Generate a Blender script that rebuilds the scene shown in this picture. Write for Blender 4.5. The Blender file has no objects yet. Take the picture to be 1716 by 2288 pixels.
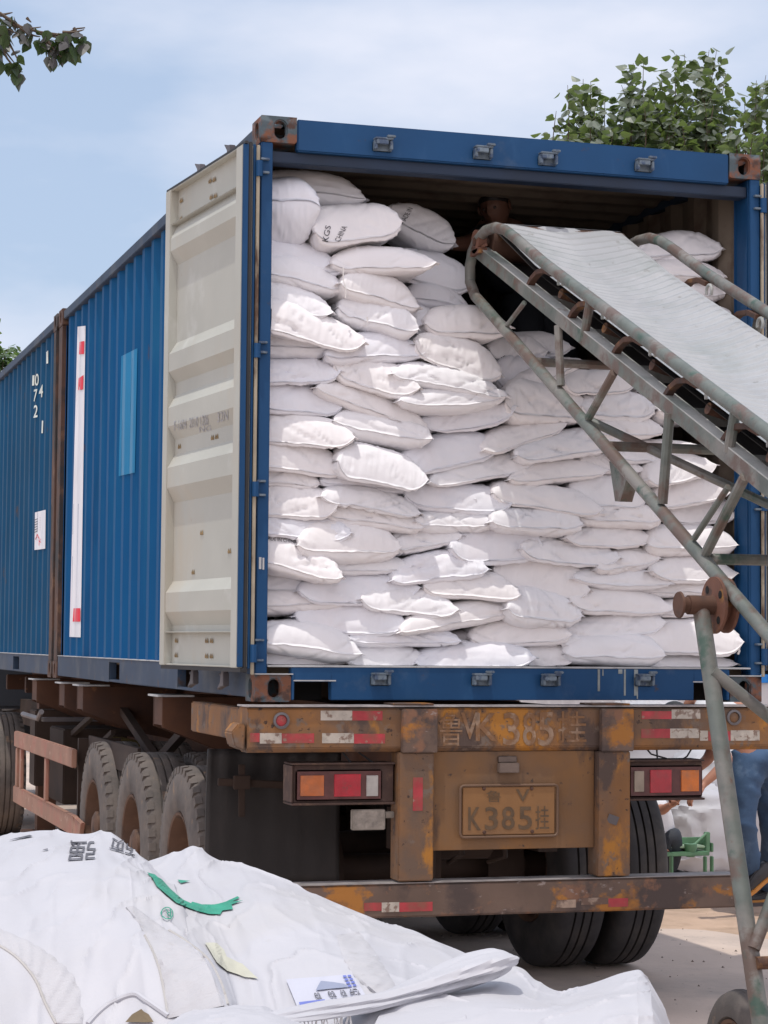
import bpy, bmesh, math, random
import numpy as np
from mathutils import Vector, Matrix
from mathutils.bvhtree import BVHTree
random.seed(7); rng = np.random.default_rng(11)
scene = bpy.context.scene
COL = scene.collection
B = 1.44                                  # height of the container base above the ground

# ---------------------------------------------------------------- camera
F_PX = 4830.67
CAM = np.array([-2.22735, -9.21845, .25678 + B])
_y, _p, _r = -.295717, .0607626, .00842458
FW = np.array([-np.sin(_y)*np.cos(_p), np.cos(_y)*np.cos(_p), np.sin(_p)])
RT = np.array([np.cos(_y), np.sin(_y), 0.]); UP = np.cross(RT, FW)
RT, UP = RT*np.cos(_r)+UP*np.sin(_r), -RT*np.sin(_r)+UP*np.cos(_r)
cd = bpy.data.cameras.new('camera'); cam = bpy.data.objects.new('camera', cd); COL.objects.link(cam)
cam.matrix_world = Matrix(((RT[0], UP[0], -FW[0], CAM[0]), (RT[1], UP[1], -FW[1], CAM[1]), (RT[2], UP[2], -FW[2], CAM[2]), (0, 0, 0, 1)))
cd.sensor_fit = 'HORIZONTAL'; cd.sensor_width = 36; cd.lens = 36*F_PX/1716
cd.clip_start = .1; cd.clip_end = 3000
scene.camera = cam

# ---------------------------------------------------------------- world, sun, exposure
SUN_DIR = Vector((-.17, -.155, .97)).normalized()          # towards the sun
SUN_EL = math.asin(SUN_DIR.z); SUN_AZ = math.atan2(SUN_DIR.x, SUN_DIR.y)
w = bpy.data.worlds.new("World"); scene.world = w; w.use_nodes = True
nt = w.node_tree; N = nt.nodes; Lk = nt.links; N.clear()
out = N.new('ShaderNodeOutputWorld'); bg = N.new('ShaderNodeBackground'); sky = N.new('ShaderNodeTexSky')
sky.sky_type = 'NISHITA'; sky.sun_disc = False; sky.sun_elevation = SUN_EL; sky.sun_rotation = SUN_AZ
sky.air_density = 1.0; sky.dust_density = 2.0; sky.ozone_density = 1.6; sky.altitude = 50
tc = N.new('ShaderNodeTexCoord'); mp = N.new('ShaderNodeMapping'); mp.inputs['Scale'].default_value = (1, 1, 2.6)
mp.inputs['Location'].default_value = (.35, .1, .42)
no = N.new('ShaderNodeTexNoise'); no.inputs['Scale'].default_value = 3.1; no.inputs['Detail'].default_value = 6; no.inputs['Roughness'].default_value = .5
cr = N.new('ShaderNodeValToRGB'); cr.color_ramp.elements[0].position = .44; cr.color_ramp.elements[1].position = .66
cr.color_ramp.elements[0].color = (.0, .0, .0, 1); cr.color_ramp.elements[1].color = (1, 1, 1, 1)
mx = N.new('ShaderNodeMix'); mx.data_type = 'RGBA'
mx2 = N.new('ShaderNodeMix'); mx2.data_type = 'RGBA'; mx2.inputs[0].default_value = .46    # thin high haze
mx2.inputs[7].default_value = (9.0, 11.0, 14.4, 1)
Lk.new(tc.outputs['Generated'], mp.inputs[0]); Lk.new(mp.outputs[0], no.inputs['Vector']); Lk.new(no.outputs['Fac'], cr.inputs[0])
Lk.new(sky.outputs[0], mx2.inputs[6]); Lk.new(mx2.outputs[2], mx.inputs[6])
mx.inputs[7].default_value = (9.6, 9.9, 11.2, 1)
Lk.new(cr.outputs[0], mx.inputs[0])
# brightening added to the unseen sky behind the camera, as frontal fill
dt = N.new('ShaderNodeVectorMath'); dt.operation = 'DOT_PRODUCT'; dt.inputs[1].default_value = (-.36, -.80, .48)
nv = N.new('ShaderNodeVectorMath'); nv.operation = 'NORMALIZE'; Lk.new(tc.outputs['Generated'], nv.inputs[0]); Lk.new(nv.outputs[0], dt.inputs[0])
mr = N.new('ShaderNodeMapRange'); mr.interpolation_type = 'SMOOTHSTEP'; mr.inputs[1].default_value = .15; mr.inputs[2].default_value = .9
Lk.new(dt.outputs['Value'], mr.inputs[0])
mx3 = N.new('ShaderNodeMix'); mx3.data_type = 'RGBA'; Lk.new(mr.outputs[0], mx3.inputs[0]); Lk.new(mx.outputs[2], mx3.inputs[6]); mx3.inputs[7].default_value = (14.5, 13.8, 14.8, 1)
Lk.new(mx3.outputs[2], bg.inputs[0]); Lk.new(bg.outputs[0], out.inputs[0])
bg.inputs[1].default_value = .076
sd = bpy.data.lights.new('sun', 'SUN'); sd.energy = 2.0; sd.angle = math.radians(.6); sd.color = (1, .955, .88)
sun = bpy.data.objects.new('sun', sd); COL.objects.link(sun); sun.rotation_euler = SUN_DIR.to_track_quat('Z', 'Y').to_euler(); sun.location = (0, -3, 12)
scene.view_settings.view_transform = 'Standard'; scene.view_settings.look = 'None'
scene.view_settings.exposure = .25; scene.view_settings.gamma = 1

# ---------------------------------------------------------------- helpers
def ray(px, py): return FW + RT*(px-858)/F_PX + UP*(1144-py)/F_PX
def at(px, py, x=None, y=None, z=None, d=None):
    """world point seen at a source pixel, on the plane x=, y=, z= or at depth d"""
    v = ray(px, py)
    k = d if d is not None else ((x-CAM[0])/v[0] if x is not None else (y-CAM[1])/v[1] if y is not None else (z-CAM[2])/v[2])
    return CAM+v*k
def tag(o, label=None, cat=None, group=None, kind=None):
    if label: o['label'] = label
    if cat: o['category'] = cat
    if group: o['group'] = group
    if kind: o['kind'] = kind
    return o
def empty(name, label, cat, loc=(0, 0, 0), group=None, rz=0):
    o = bpy.data.objects.new(name, None); COL.objects.link(o); o.location = loc; o.rotation_euler = (0, 0, rz)
    o.empty_display_size = .1
    return tag(o, label, cat, group)
def children(o): return [c for c in bpy.data.objects if c.parent == o]
def copy_tree(o, parent=None):
    c = o.copy(); COL.objects.link(c)
    if parent: c.parent = parent
    for ch in children(o): copy_tree(ch, c)
    return c

def nnode(m, t, **k):
    n = m.node_tree.nodes.new(t)
    for a, b in k.items(): setattr(n, a, b)
    return n
def mat(name, col, rough=.6, metal=0, spec=.5, var=.0, vscale=3., bump=0., bscale=60., layers=(), coat=0, trans=0, coord='Object', bstretch=(1, 1, 1)):
    """principled paint: base colour, optional brightness variation, stain layers
    layers: (colour, scale, low, high, stretch xyz) blended in by noise"""
    m = bpy.data.materials.new(name); m.use_nodes = True
    nt = m.node_tree; p = nt.nodes['Principled BSDF']; L = nt.links
    p.inputs['Roughness'].default_value = rough; p.inputs['Metallic'].default_value = metal
    p.inputs['Specular IOR Level'].default_value = spec
    if coat: p.inputs['Coat Weight'].default_value = coat
    t = nnode(m, 'ShaderNodeTexCoord'); src = t.outputs[coord]
    cur = nnode(m, 'ShaderNodeRGB'); cur.outputs[0].default_value = (*col, 1); cur = cur.outputs[0]
    if var:
        n = nnode(m, 'ShaderNodeTexNoise'); n.inputs['Scale'].default_value = vscale; n.inputs['Detail'].default_value = 5
        L.new(src, n.inputs['Vector'])
        h = nnode(m, 'ShaderNodeMapRange'); h.inputs[1].default_value = .3; h.inputs[2].default_value = .7; h.inputs[3].default_value = 1-var; h.inputs[4].default_value = 1+var
        L.new(n.outputs['Fac'], h.inputs[0])
        x = nnode(m, 'ShaderNodeMix', data_type='RGBA', blend_type='MULTIPLY'); x.inputs[0].default_value = 1
        L.new(cur, x.inputs[6]); L.new(h.outputs[0], x.inputs[7]); cur = x.outputs[2]
    for i, ly in enumerate(layers):
        c, sc, lo, hi = ly[:4]; st = ly[4] if len(ly) > 4 else (1, 1, 1)
        mpn = nnode(m, 'ShaderNodeMapping'); mpn.inputs['Scale'].default_value = st; mpn.inputs['Location'].default_value = (i*3.7+len(name)*.37, i*1.3, i*2.1)
        n = nnode(m, 'ShaderNodeTexNoise'); n.inputs['Scale'].default_value = sc; n.inputs['Detail'].default_value = 7; n.inputs['Roughness'].default_value = .62
        L.new(src, mpn.inputs[0]); L.new(mpn.outputs[0], n.inputs['Vector'])
        r = nnode(m, 'ShaderNodeValToRGB'); r.color_ramp.elements[0].position = lo; r.color_ramp.elements[1].position = hi
        L.new(n.outputs['Fac'], r.inputs[0])
        x = nnode(m, 'ShaderNodeMix', data_type='RGBA'); L.new(r.outputs[0], x.inputs[0]); L.new(cur, x.inputs[6]); x.inputs[7].default_value = (*c, 1); cur = x.outputs[2]
    L.new(cur, p.inputs['Base Color'])
    if bump:
        mpn = nnode(m, 'ShaderNodeMapping'); mpn.inputs['Scale'].default_value = bstretch
        n = nnode(m, 'ShaderNodeTexNoise'); n.inputs['Scale'].default_value = bscale; n.inputs['Detail'].default_value = 6; n.inputs['Roughness'].default_value = .6
        L.new(src, mpn.inputs[0]); L.new(mpn.outputs[0], n.inputs['Vector'])
        b = nnode(m, 'ShaderNodeBump'); b.inputs['Strength'].default_value = 1.0; b.inputs['Distance'].default_value = bump
        L.new(n.outputs['Fac'], b.inputs['Height']); L.new(b.outputs[0], p.inputs['Normal'])
    return m

class MB:
    def __init__(s): s.v = []; s.f = []; s.mi = []
    def add(s, v, f, m=0):
        o = len(s.v); s.v += [tuple(map(float, q)) for q in v]; s.f += [tuple(i+o for i in q) for q in f]; s.mi += [m]*len(f); return s
    def box(s, x0, x1, y0, y1, z0, z1, m=0):
        return s.add([(x0, y0, z0), (x1, y0, z0), (x1, y1, z0), (x0, y1, z0), (x0, y0, z1), (x1, y0, z1), (x1, y1, z1), (x0, y1, z1)],
                     [(0, 3, 2, 1), (4, 5, 6, 7), (0, 1, 5, 4), (1, 2, 6, 5), (2, 3, 7, 6), (3, 0, 4, 7)], m)
    def bar(s, a, b, w, h, up=(0, 0, 1), m=0):
        """rectangular bar from a to b, w sideways, h along up"""
        a = Vector(a); b = Vector(b); d = (b-a).normalized(); u = Vector(up); sd_ = d.cross(u).normalized(); u = sd_.cross(d).normalized()
        v = []
        for p in (a, b):
            for i, j in ((-1, -1), (1, -1), (1, 1), (-1, 1)): v.append(p+sd_*i*w/2+u*j*h/2)
        return s.add(v, [(3, 2, 1, 0), (4, 5, 6, 7), (0, 1, 5, 4), (1, 2, 6, 5), (2, 3, 7, 6), (3, 0, 4, 7)], m)
    def tube(s, pts, r, n=14, m=0, cap=True):
        pts = [Vector(p) for p in pts]; rs = r if isinstance(r, (list, tuple)) else [r]*len(pts)
        v = []; f = []; ref = None
        for i, p in enumerate(pts):
            d = (pts[min(i+1, len(pts)-1)]-pts[max(i-1, 0)]).normalized()
            if ref is None: ref = d.orthogonal().normalized()
            ref = (ref-d*ref.dot(d)).normalized(); b = d.cross(ref)
            for k in range(n):
                a = 2*math.pi*k/n; v.append(p+(ref*math.cos(a)+b*math.sin(a))*rs[i])
        for i in range(len(pts)-1):
            for k in range(n): f.append((i*n+k, i*n+(k+1) % n, (i+1)*n+(k+1) % n, (i+1)*n+k))
        if cap: f.append(tuple(range(n-1, -1, -1))); f.append(tuple(range((len(pts)-1)*n, len(pts)*n)))
        return s.add(v, f, m)
    def lathe(s, prof, c, ax, n=48, m=0):
        """prof: (t along ax, radius)"""
        c = Vector(c); ax = Vector(ax).normalized(); e = ax.orthogonal().normalized(); b = ax.cross(e); v = []; f = []
        for t, r in prof:
            for k in range(n):
                a = 2*math.pi*k/n; v.append(c+ax*t+(e*math.cos(a)+b*math.sin(a))*r)
        for i in range(len(prof)-1):
            for k in range(n): f.append((i*n+k, i*n+(k+1) % n, (i+1)*n+(k+1) % n, (i+1)*n+k))
        return s.add(v, f, m)
    def prism(s, poly, d, m=0):
        """poly: 3-D points of a planar outline, extruded by d"""
        n = len(poly); d = Vector(d); v = [Vector(p) for p in poly]; v += [p+d for p in v]
        return s.add(v, [tuple(range(n-1, -1, -1)), tuple(range(n, 2*n))]+[(i, (i+1) % n, n+(i+1) % n, n+i) for i in range(n)], m)
    def hole(s, o, u, v, W, H, cu, cv, hw, hh, depth, n=28, m=0, md=None):
        """flat rectangle o..o+W*u+H*v with an oval hole at (cu,cv), walls going inwards by depth"""
        o = Vector(o); u = Vector(u); v = Vector(v); inn = -(u.cross(v))
        P = []; Q = []
        for k in range(n):
            a = 2*math.pi*(k+.5)/n; c, sn = math.cos(a), math.sin(a)
            e = .55
            ex = math.copysign(abs(c)**e, c) if hw < hh else c; ey = math.copysign(abs(sn)**e, sn) if hh < hw else sn
            if hw < hh: q = (cu+hw*c, cv+(hh-hw)*(1 if sn > 0 else -1)+hw*sn)
            else: q = (cu+(hw-hh)*(1 if c > 0 else -1)+hh*c, cv+hh*sn)
            Q.append(q)
            t = min((W-cu if c > 0 else cu)/abs(c) if abs(c) > 1e-6 else 9, (H-cv if sn > 0 else cv)/abs(sn) if abs(sn) > 1e-6 else 9)
            P.append((cu+c*t, cv+sn*t))
        # snap nearest to corners
        for cx, cy in ((0, 0), (W, 0), (W, H), (0, H)):
            k = min(range(n), key=lambda i: (P[i][0]-cx)**2+(P[i][1]-cy)**2); P[k] = (cx, cy)
        vs = [o+u*a+v*b for a, b in P]+[o+u*a+v*b for a, b in Q]+[o+u*a+v*b+inn*depth for a, b in Q]
        f = [(i, (i+1) % n, n+(i+1) % n, n+i) for i in range(n)]+[(n+i, n+(i+1) % n, 2*n+(i+1) % n, 2*n+i) for i in range(n)]
        return s.add(vs, f, m)
    def build(s, name, mats, parent=None, smooth=False, bevel=0, seg=2, origin=None, angle=35):
        me = bpy.data.meshes.new(name)
        vs = np.array(s.v, float)
        o = bpy.data.objects.new(name, me)
        off = np.zeros(3)
        if origin is not None: off = np.array(origin, float)
        elif parent is not None:
            pass
        if len(vs): vs = vs-off
        me.from_pydata(vs.tolist(), [], s.f)
        if not isinstance(mats, (list, tuple)): mats = [mats]
        for m in mats: me.materials.append(m)
        me.polygons.foreach_set('material_index', s.mi)
        COL.objects.link(o); o.location = off
        if parent is not None:
            o.parent = parent
            pm = Matrix.Translation(parent_world(parent)) if True else None
            o.location = Vector(off)-Vector(parent_world(parent))
        if bevel:
            bm = bmesh.new(); bm.from_mesh(me); bmesh.ops.remove_doubles(bm, verts=bm.verts, dist=1e-6)
            eg = [e for e in bm.edges if len(e.link_faces) == 2 and e.calc_face_angle(0) > .6]
            bmesh.ops.bevel(bm, geom=eg, offset=bevel, segments=seg, affect='EDGES', clamp_overlap=True)
            bm.to_mesh(me); bm.free()
        me.update()
        if smooth:
            me.polygons.foreach_set('use_smooth', [True]*len(me.polygons))
            me.set_sharp_from_angle(angle=math.radians(angle))
        return o
def parent_world(o):
    p = Vector(o.location)
    while o.parent: o = o.parent; p = p+Vector(o.location)
    return p

# tiny numpy noise -------------------------------------------------
_perm = rng.permutation(512)
def vnoise(x, y, seed=0):
    x = np.asarray(x, float)+seed*17.31; y = np.asarray(y, float)+seed*9.77
    xi = np.floor(x).astype(int); yi = np.floor(y).astype(int); fx = x-xi; fy = y-yi
    fx = fx*fx*(3-2*fx); fy = fy*fy*(3-2*fy)
    h = lambda a, b: _perm[(_perm[a & 511]+b) & 511]/511.0
    return (h(xi, yi)*(1-fx)+h(xi+1, yi)*fx)*(1-fy)+(h(xi, yi+1)*(1-fx)+h(xi+1, yi+1)*fx)*fy
def fbm(x, y, seed=0, o=3):
    s = 0; a = .5
    for i in range(o): s = s+a*(vnoise(x*2**i, y*2**i, seed+i*3)-.5); a *= .5
    return s
def ridge(x, y, seed=0): return 1-np.abs(vnoise(x, y, seed)*2-1)

def grid_mesh(name, P, mats, parent=None, smooth=True, close=False):
    """P: (n,m,3) array of points -> quad sheet"""
    n, m = P.shape[:2]; mb = MB(); mb.v = [tuple(q) for q in P.reshape(-1, 3)]
    mb.f = [(i*m+j, i*m+j+1, (i+1)*m+j+1, (i+1)*m+j) for i in range(n-1) for j in range(m-1)]; mb.mi = [0]*len(mb.f)
    return mb.build(name, mats, parent, smooth)

# text and marks laid on real surfaces --------------------------------
def text_mesh(s, bold=False):
    cu = bpy.data.curves.new('t', 'FONT'); cu.body = s; cu.align_x = 'CENTER'; cu.align_y = 'CENTER'; cu.resolution_u = 3
    if bold: cu.offset = .012
    o = bpy.data.objects.new('t', cu); COL.objects.link(o); dg = bpy.context.evaluated_depsgraph_get()
    me = bpy.data.meshes.new_from_object(o.evaluated_get(dg)); bpy.data.objects.remove(o); bpy.data.curves.remove(cu)
    v = np.array([q.co[:] for q in me.vertices]); f = [tuple(p.vertices) for p in me.polygons]; bpy.data.meshes.remove(me)
    if len(v):
        lo = v[:, :2].min(0); hi = v[:, :2].max(0); v = (v[:, :2]-lo)/(hi-lo)        # 0..1 box
    return v, f
def bvh_of(objs):
    vs = []; fs = []
    for o in objs:
        k = len(vs); mw = Matrix.Translation(parent_world(o)) if not o.matrix_world.is_identity and False else None
        off = parent_world(o)
        vs += [Vector(q.co)+off for q in o.data.vertices]; fs += [tuple(i+k for i in p.vertices) for p in o.data.polygons]
    return BVHTree.FromPolygons(vs, fs)
def decal(name, v, f, quad, bvh, m, parent, lift=.002, sub=0, fade=None):
    """lay a flat mark (unit-square coords) inside a pixel quad (bl, br, tr, tl) onto a surface, by ray casting"""
    bm = bmesh.new(); vv = [bm.verts.new((a, b, 0)) for a, b in v]
    for q in f:
        try: bm.faces.new([vv[i] for i in q])
        except ValueError: pass
    if sub:
        bmesh.ops.triangulate(bm, faces=bm.faces[:])
        for _ in range(sub):
            ed = [e for e in bm.edges if e.calc_length() > .06]
            if ed: bmesh.ops.subdivide_edges(bm, edges=ed, cuts=1)
            bmesh.ops.triangulate(bm, faces=bm.faces[:])
    bl, br, tr, tl = [np.array(q, float) for q in quad]
    dead = []
    for q in bm.verts:
        a, b = q.co.x, q.co.y
        px = (bl*(1-a)+br*a)*(1-b)+(tl*(1-a)+tr*a)*b
        d = Vector(ray(px[0], px[1])).normalized(); hit = bvh.ray_cast(Vector(CAM), d)
        if hit[0] is None: dead.append(q); continue
        n = hit[1] if hit[1].dot(d) < 0 else -hit[1]
        q.co = hit[0]+n*lift-d*lift*.5
    bmesh.ops.delete(bm, geom=dead, context='VERTS')
    me = bpy.data.meshes.new(name); 
    off = parent_world(parent)
    for q in bm.verts: q.co -= off
    bm.to_mesh(me); bm.free(); me.materials.append(m)
    o = bpy.data.objects.new(name, me); COL.objects.link(o); o.parent = parent
    return o
UNIT = ([(0, 0), (1, 0), (1, 1), (0, 1)], [(0, 1, 2, 3)])
def unit_grid(n, m):
    v = [(i/n, j/m) for i in range(n+1) for j in range(m+1)]
    return v, [(i*(m+1)+j, (i+1)*(m+1)+j, (i+1)*(m+1)+j+1, i*(m+1)+j+1) for i in range(n) for j in range(m)]

# ---------------------------------------------------------------- materials
RUST = (.10, .038, .016); DRUST = (.045, .02, .012)
M = {}
M['blue'] = mat('blue_paint', (.006, .054, .150), .6, spec=.3, var=.12, vscale=2, bump=.0006, bscale=30, layers=[((.03, .10, .22), 5, .55, .9, (1, 1, .3)), ((.07, .045, .03), 9, .68, .76), ((.10, .13, .17), 3, .6, .95, (1, .3, 1))])
M['blue_wall'] = mat('blue_side_paint', (.0006, .072, .205), .6, spec=.15, var=.10, vscale=1.2, bump=.0012, bscale=4, layers=[((.002, .09, .22), 2.0, .5, .85, (1, 1, .25)), ((.012, .115, .235), 5, .52, .80, (1, 1, .10)), ((.05, .05, .06), 14, .73, .8), ((.09, .05, .035), 8, .70, .77, (1, 1, .3))])
M['blue_old'] = mat('weathered_blue_paint', (.0015, .060, .145), .65, spec=.2, var=.15, vscale=1.5, bump=.0012, bscale=4, layers=[((.02, .065, .12), 2.5, .5, .9, (1, 1, .3)), ((.09, .06, .04), 6, .64, .74, (1, 1, .5))])
M['rail'] = mat('dusty_blue_rail', (.018, .040, .080), .65, var=.15, layers=[((.10, .11, .12), 3, .5, .85), ((.08, .045, .03), 8, .62, .72)])
M['dust'] = mat('dusty_ledge', (.42, .43, .44), .85, var=.2, vscale=9, layers=[((.2, .2, .22), 12, .55, .7)])
M['cast'] = mat('rusty_casting', (.06, .085, .10), .7, var=.2, vscale=8, bump=.002, bscale=40, layers=[((.16, .06, .03), 7, .48, .56), ((.06, .028, .02), 16, .55, .65)])
M['cast_rust'] = mat('brown_casting', (.085, .042, .028), .75, var=.2, vscale=8, bump=.002, bscale=40, layers=[((.16, .085, .05), 9, .55, .66), ((.03, .025, .025), 3, .5, .6)])
M['cream'] = mat('cream_door_paint', (.41, .415, .375), .6, var=.07, vscale=2, bump=.0006, bscale=14, layers=[((.43, .37, .28), 2.2, .52, .9, (1, 1, .4)), ((.30, .19, .10), 5, .70, .80), ((.52, .53, .50), 3, .6, .8)])
M['gasket'] = mat('black_rubber', (.018, .018, .02), .6, var=.3, vscale=6)
M['gasket_old'] = mat('cracked_cream_gasket', (.33, .29, .22), .7, var=.2, vscale=8, layers=[((.09, .05, .03), 5, .5, .58, (1, 1, .3))])
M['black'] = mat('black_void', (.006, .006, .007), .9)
M['tan_in'] = mat('inner_wall_paint', (.16, .13, .10), .75, var=.2, vscale=2, layers=[((.08, .05, .035), 4, .5, .7)])
M['wood'] = mat('floor_plywood', (.16, .12, .08), .7, var=.2)
M['keeper'] = mat('grey_keeper', (.13, .17, .21), .6, var=.25, vscale=30, layers=[((.05, .08, .14), 30, .5, .6)])
M['steel'] = mat('dull_steel', (.16, .15, .16), .55, .6, var=.2)
M['white_tape'] = mat('white_tape', (.74, .75, .80), .5, var=.05)
M['red_tape'] = mat('red_tape', (.72, .04, .07), .5)
M['blue_patch'] = mat('light_blue_patch', (.002, .17, .36), .45, var=.08)
M['stencil'] = mat('white_stencil', (.66, .72, .68), .6, var=.1)
M['sack'] = mat('woven_white_sack', (.79, .785, .81), .8, spec=.2, var=.035, vscale=5, bump=.0009, bscale=46, layers=[((.80, .775, .765), 2.0, .5, .8), ((.68, .65, .67), 7, .66, .84)], bstretch=(1, .35, 1))
M['sack2'] = mat('woven_pinkish_sack', (.80, .78, .79), .8, spec=.2, var=.035, vscale=5, bump=.0009, bscale=40, layers=[((.80, .77, .76), 2.5, .5, .8), ((.68, .63, .63), 6, .64, .84)], bstretch=(.4, 1, 1))
M['sack3'] = mat('woven_cool_sack', (.76, .77, .82), .75, spec=.25, var=.03, vscale=5, bump=.0008, bscale=52, layers=[((.79, .75, .77), 2.0, .5, .8)], bstretch=(1, 1, .5))
M['ink'] = mat('faded_black_ink', (.10, .10, .115), .7, var=.4, vscale=60)
M['thread'] = mat('sewing_thread', (.72, .70, .68), .7)
M['orange'] = mat('rusty_orange_paint', (.215, .098, .032), .68, var=.2, vscale=4, bump=.0014, bscale=30, layers=[((.125, .080, .055), 2.2, .42, .60), ((.37, .155, .02), 3.6, .56, .62, (1, 1, .6)), ((.075, .048, .038), 4.5, .54, .61, (1, 1, .6)), ((.15, .11, .085), 16, .58, .66), ((.04, .022, .016), 34, .62, .68)])
M['orange_dusty'] = mat('dusty_orange_panel', (.20, .098, .035), .75, var=.14, vscale=3, bump=.0006, bscale=30, layers=[((.135, .085, .055), 1.6, .42, .66), ((.34, .145, .02), 2.6, .60, .72, (1, 1, .5)), ((.085, .052, .036), 5, .60, .70, (1, 1, .35)), ((.06, .04, .03), 22, .66, .72)])
M['bar_rust'] = mat('scuffed_rusty_bar', (.125, .082, .062), .7, var=.22, vscale=4, bump=.0018, bscale=30, layers=[((.34, .14, .025), 4.2, .52, .58, (1, 1, 1.3)), ((.065, .045, .04), 3.5, .50, .6), ((.20, .10, .06), 8, .56, .64), ((.27, .22, .20), 15, .64, .70, (1, 1, 2))])
M['frame_brown'] = mat('rusty_brown_frame', (.085, .034, .016), .75, var=.25, vscale=3, layers=[((.05, .022, .014), 3, .45, .65), ((.22, .10, .04), 6, .62, .7)])
M['frame_dark'] = mat('grimy_dark_frame', (.035, .02, .014), .8, var=.3, vscale=4)
M['guard'] = mat('salmon_guard_paint', (.31, .17, .12), .7, var=.15, vscale=5, layers=[((.34, .15, .11), 6, .5, .62), ((.50, .36, .28), 12, .62, .7), ((.15, .07, .05), 15, .68, .74)])
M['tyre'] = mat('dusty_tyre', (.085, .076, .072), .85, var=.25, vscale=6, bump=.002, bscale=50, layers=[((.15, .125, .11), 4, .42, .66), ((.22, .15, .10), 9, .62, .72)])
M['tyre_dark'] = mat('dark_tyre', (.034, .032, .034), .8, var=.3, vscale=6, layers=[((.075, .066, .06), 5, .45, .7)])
M['rim'] = mat('rusty_rim', (.10, .052, .032), .75, var=.25, vscale=6, layers=[((.17, .10, .06), 5, .5, .7), ((.03, .02, .018), 9, .55, .65)])
M['flap'] = mat('black_rubber_flap', (.022, .020, .021), .6, var=.3, vscale=3, layers=[((.05, .042, .04), 3, .5, .8, (1, 1, .3))])
M['lens_o'] = mat('amber_lens', (.52, .13, .01), .25, var=.15, vscale=20, coat=.4, bump=.001, bscale=120, layers=[((.24, .11, .06), 8, .5, .75), ((.12, .06, .04), 18, .62, .72)])
M['lens_od'] = mat('dull_amber_lens', (.38, .105, .03), .4, var=.15, vscale=20, bump=.001, bscale=120, layers=[((.22, .10, .06), 8, .45, .7)])
M['lens_r'] = mat('red_lens', (.33, .008, .022), .25, coat=.4, var=.15, vscale=20, bump=.001, bscale=120, layers=[((.16, .03, .035), 8, .5, .75), ((.09, .035, .03), 18, .62, .72)])
M['lens_w'] = mat('white_lens', (.33, .31, .30), .3, coat=.3, var=.15, vscale=20, bump=.001, bscale=120)
M['lens_tan'] = mat('dirty_clear_lens', (.27, .22, .17), .4, coat=.2, var=.15, vscale=20)
M['lampbox'] = mat('grimy_lamp_box', (.06, .032, .025), .7, var=.3, vscale=10, layers=[((.12, .07, .045), 12, .55, .65)])
M['reflect_r'] = mat('red_reflective_tape', (.36, .035, .045), .5, var=.2, vscale=20, layers=[((.22, .08, .055), 9, .48, .66), ((.28, .18, .14), 30, .62, .68)])
M['reflect_w'] = mat('worn_white_tape', (.42, .38, .33), .5, var=.15, vscale=30, layers=[((.2, .14, .11), 30, .52, .6)])
M['plate'] = mat('dusty_plate', (.235, .115, .040), .65, var=.1, vscale=8, layers=[((.18, .105, .06), 5, .5, .75)])
M['plate_rim'] = mat('plate_rim', (.13, .075, .045), .6, var=.2)
M['plate_ink'] = mat('plate_lettering', (.105, .065, .035), .7, var=.25, vscale=30)
M['chalk'] = mat('worn_white_lettering', (.28, .19, .13), .75, var=.3, vscale=30, layers=[((.20, .10, .045), 14, .42, .54)])
M['green_pipe'] = mat('worn_green_pipe', (.118, .135, .122), .5, var=.25, vscale=9, bump=.0012, bscale=60, layers=[((.20, .19, .175), 3.0, .46, .60), ((.12, .085, .07), 6.5, .50, .60), ((.05, .09, .07), 8, .58, .68), ((.30, .29, .27), 13, .66, .74), ((.13, .06, .04), 9, .66, .74)])
M['pipe_pale'] = mat('pale_worn_pipe', (.36, .365, .35), .45, var=.15, vscale=6, layers=[((.14, .18, .16), 3, .5, .66), ((.15, .09, .07), 11, .66, .72)])  # worn paint; its paleness also stands in for sun on the beam flanges
M['belt'] = mat('pale_green_belt', (.35, .36, .37), .3, var=.08, vscale=3, layers=[((.255, .28, .275), 2.5, .5, .8), ((.40, .40, .41), 6, .55, .8), ((.22, .22, .21), 17, .64, .72)])
M['belt_under'] = mat('dark_belt_underside', (.05, .045, .045), .8, var=.2)
M['rusty_steel'] = mat('rusty_steel', (.085, .04, .025), .75, var=.25, vscale=10, bump=.001, bscale=60, layers=[((.25, .12, .04), 7, .56, .66), ((.05, .03, .025), 9, .52, .62)])
M['hub_rust'] = mat('rust_hub', (.16, .07, .045), .7, var=.2, vscale=12, bump=.001, bscale=60, layers=[((.32, .16, .035), 8, .56, .64), ((.08, .045, .035), 12, .55, .64)])
M['fibc'] = mat('white_bulk_bag_fabric', (.47, .47, .50), .6, var=.03, vscale=2.5, bump=.0022, bscale=11, layers=[((.46, .45, .45), 1.6, .5, .8), ((.40, .385, .37), 9, .68, .84, (1, 3, 1))], bstretch=(1, 2.2, 1))
M['fibc_warm'] = mat('grubby_bulk_bag_fabric', (.44, .425, .41), .65, var=.05, vscale=3, bump=.002, bscale=22, layers=[((.37, .35, .325), 2.5, .5, .8), ((.30, .275, .25), 14, .66, .8)], bstretch=(1, 3, 1))
M['webbing'] = mat('ribbed_webbing', (.455, .45, .47), .75, var=.08, vscale=5, bump=.004, bscale=38, layers=[((.36, .35, .345), 20, .6, .78)], bstretch=(.5, 3, 1))
M['green_ink'] = mat('green_print', (.03, .27, .18), .55, var=.15, vscale=20)
M['yellow_ink'] = mat('pale_yellow_print', (.485, .48, .395), .6, var=.1, vscale=10)
M['blue_ink'] = mat('blue_print', (.12, .15, .42), .6, var=.2)
M['label_white'] = mat('white_label', (.46, .47, .54), .5, var=.06)
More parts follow.
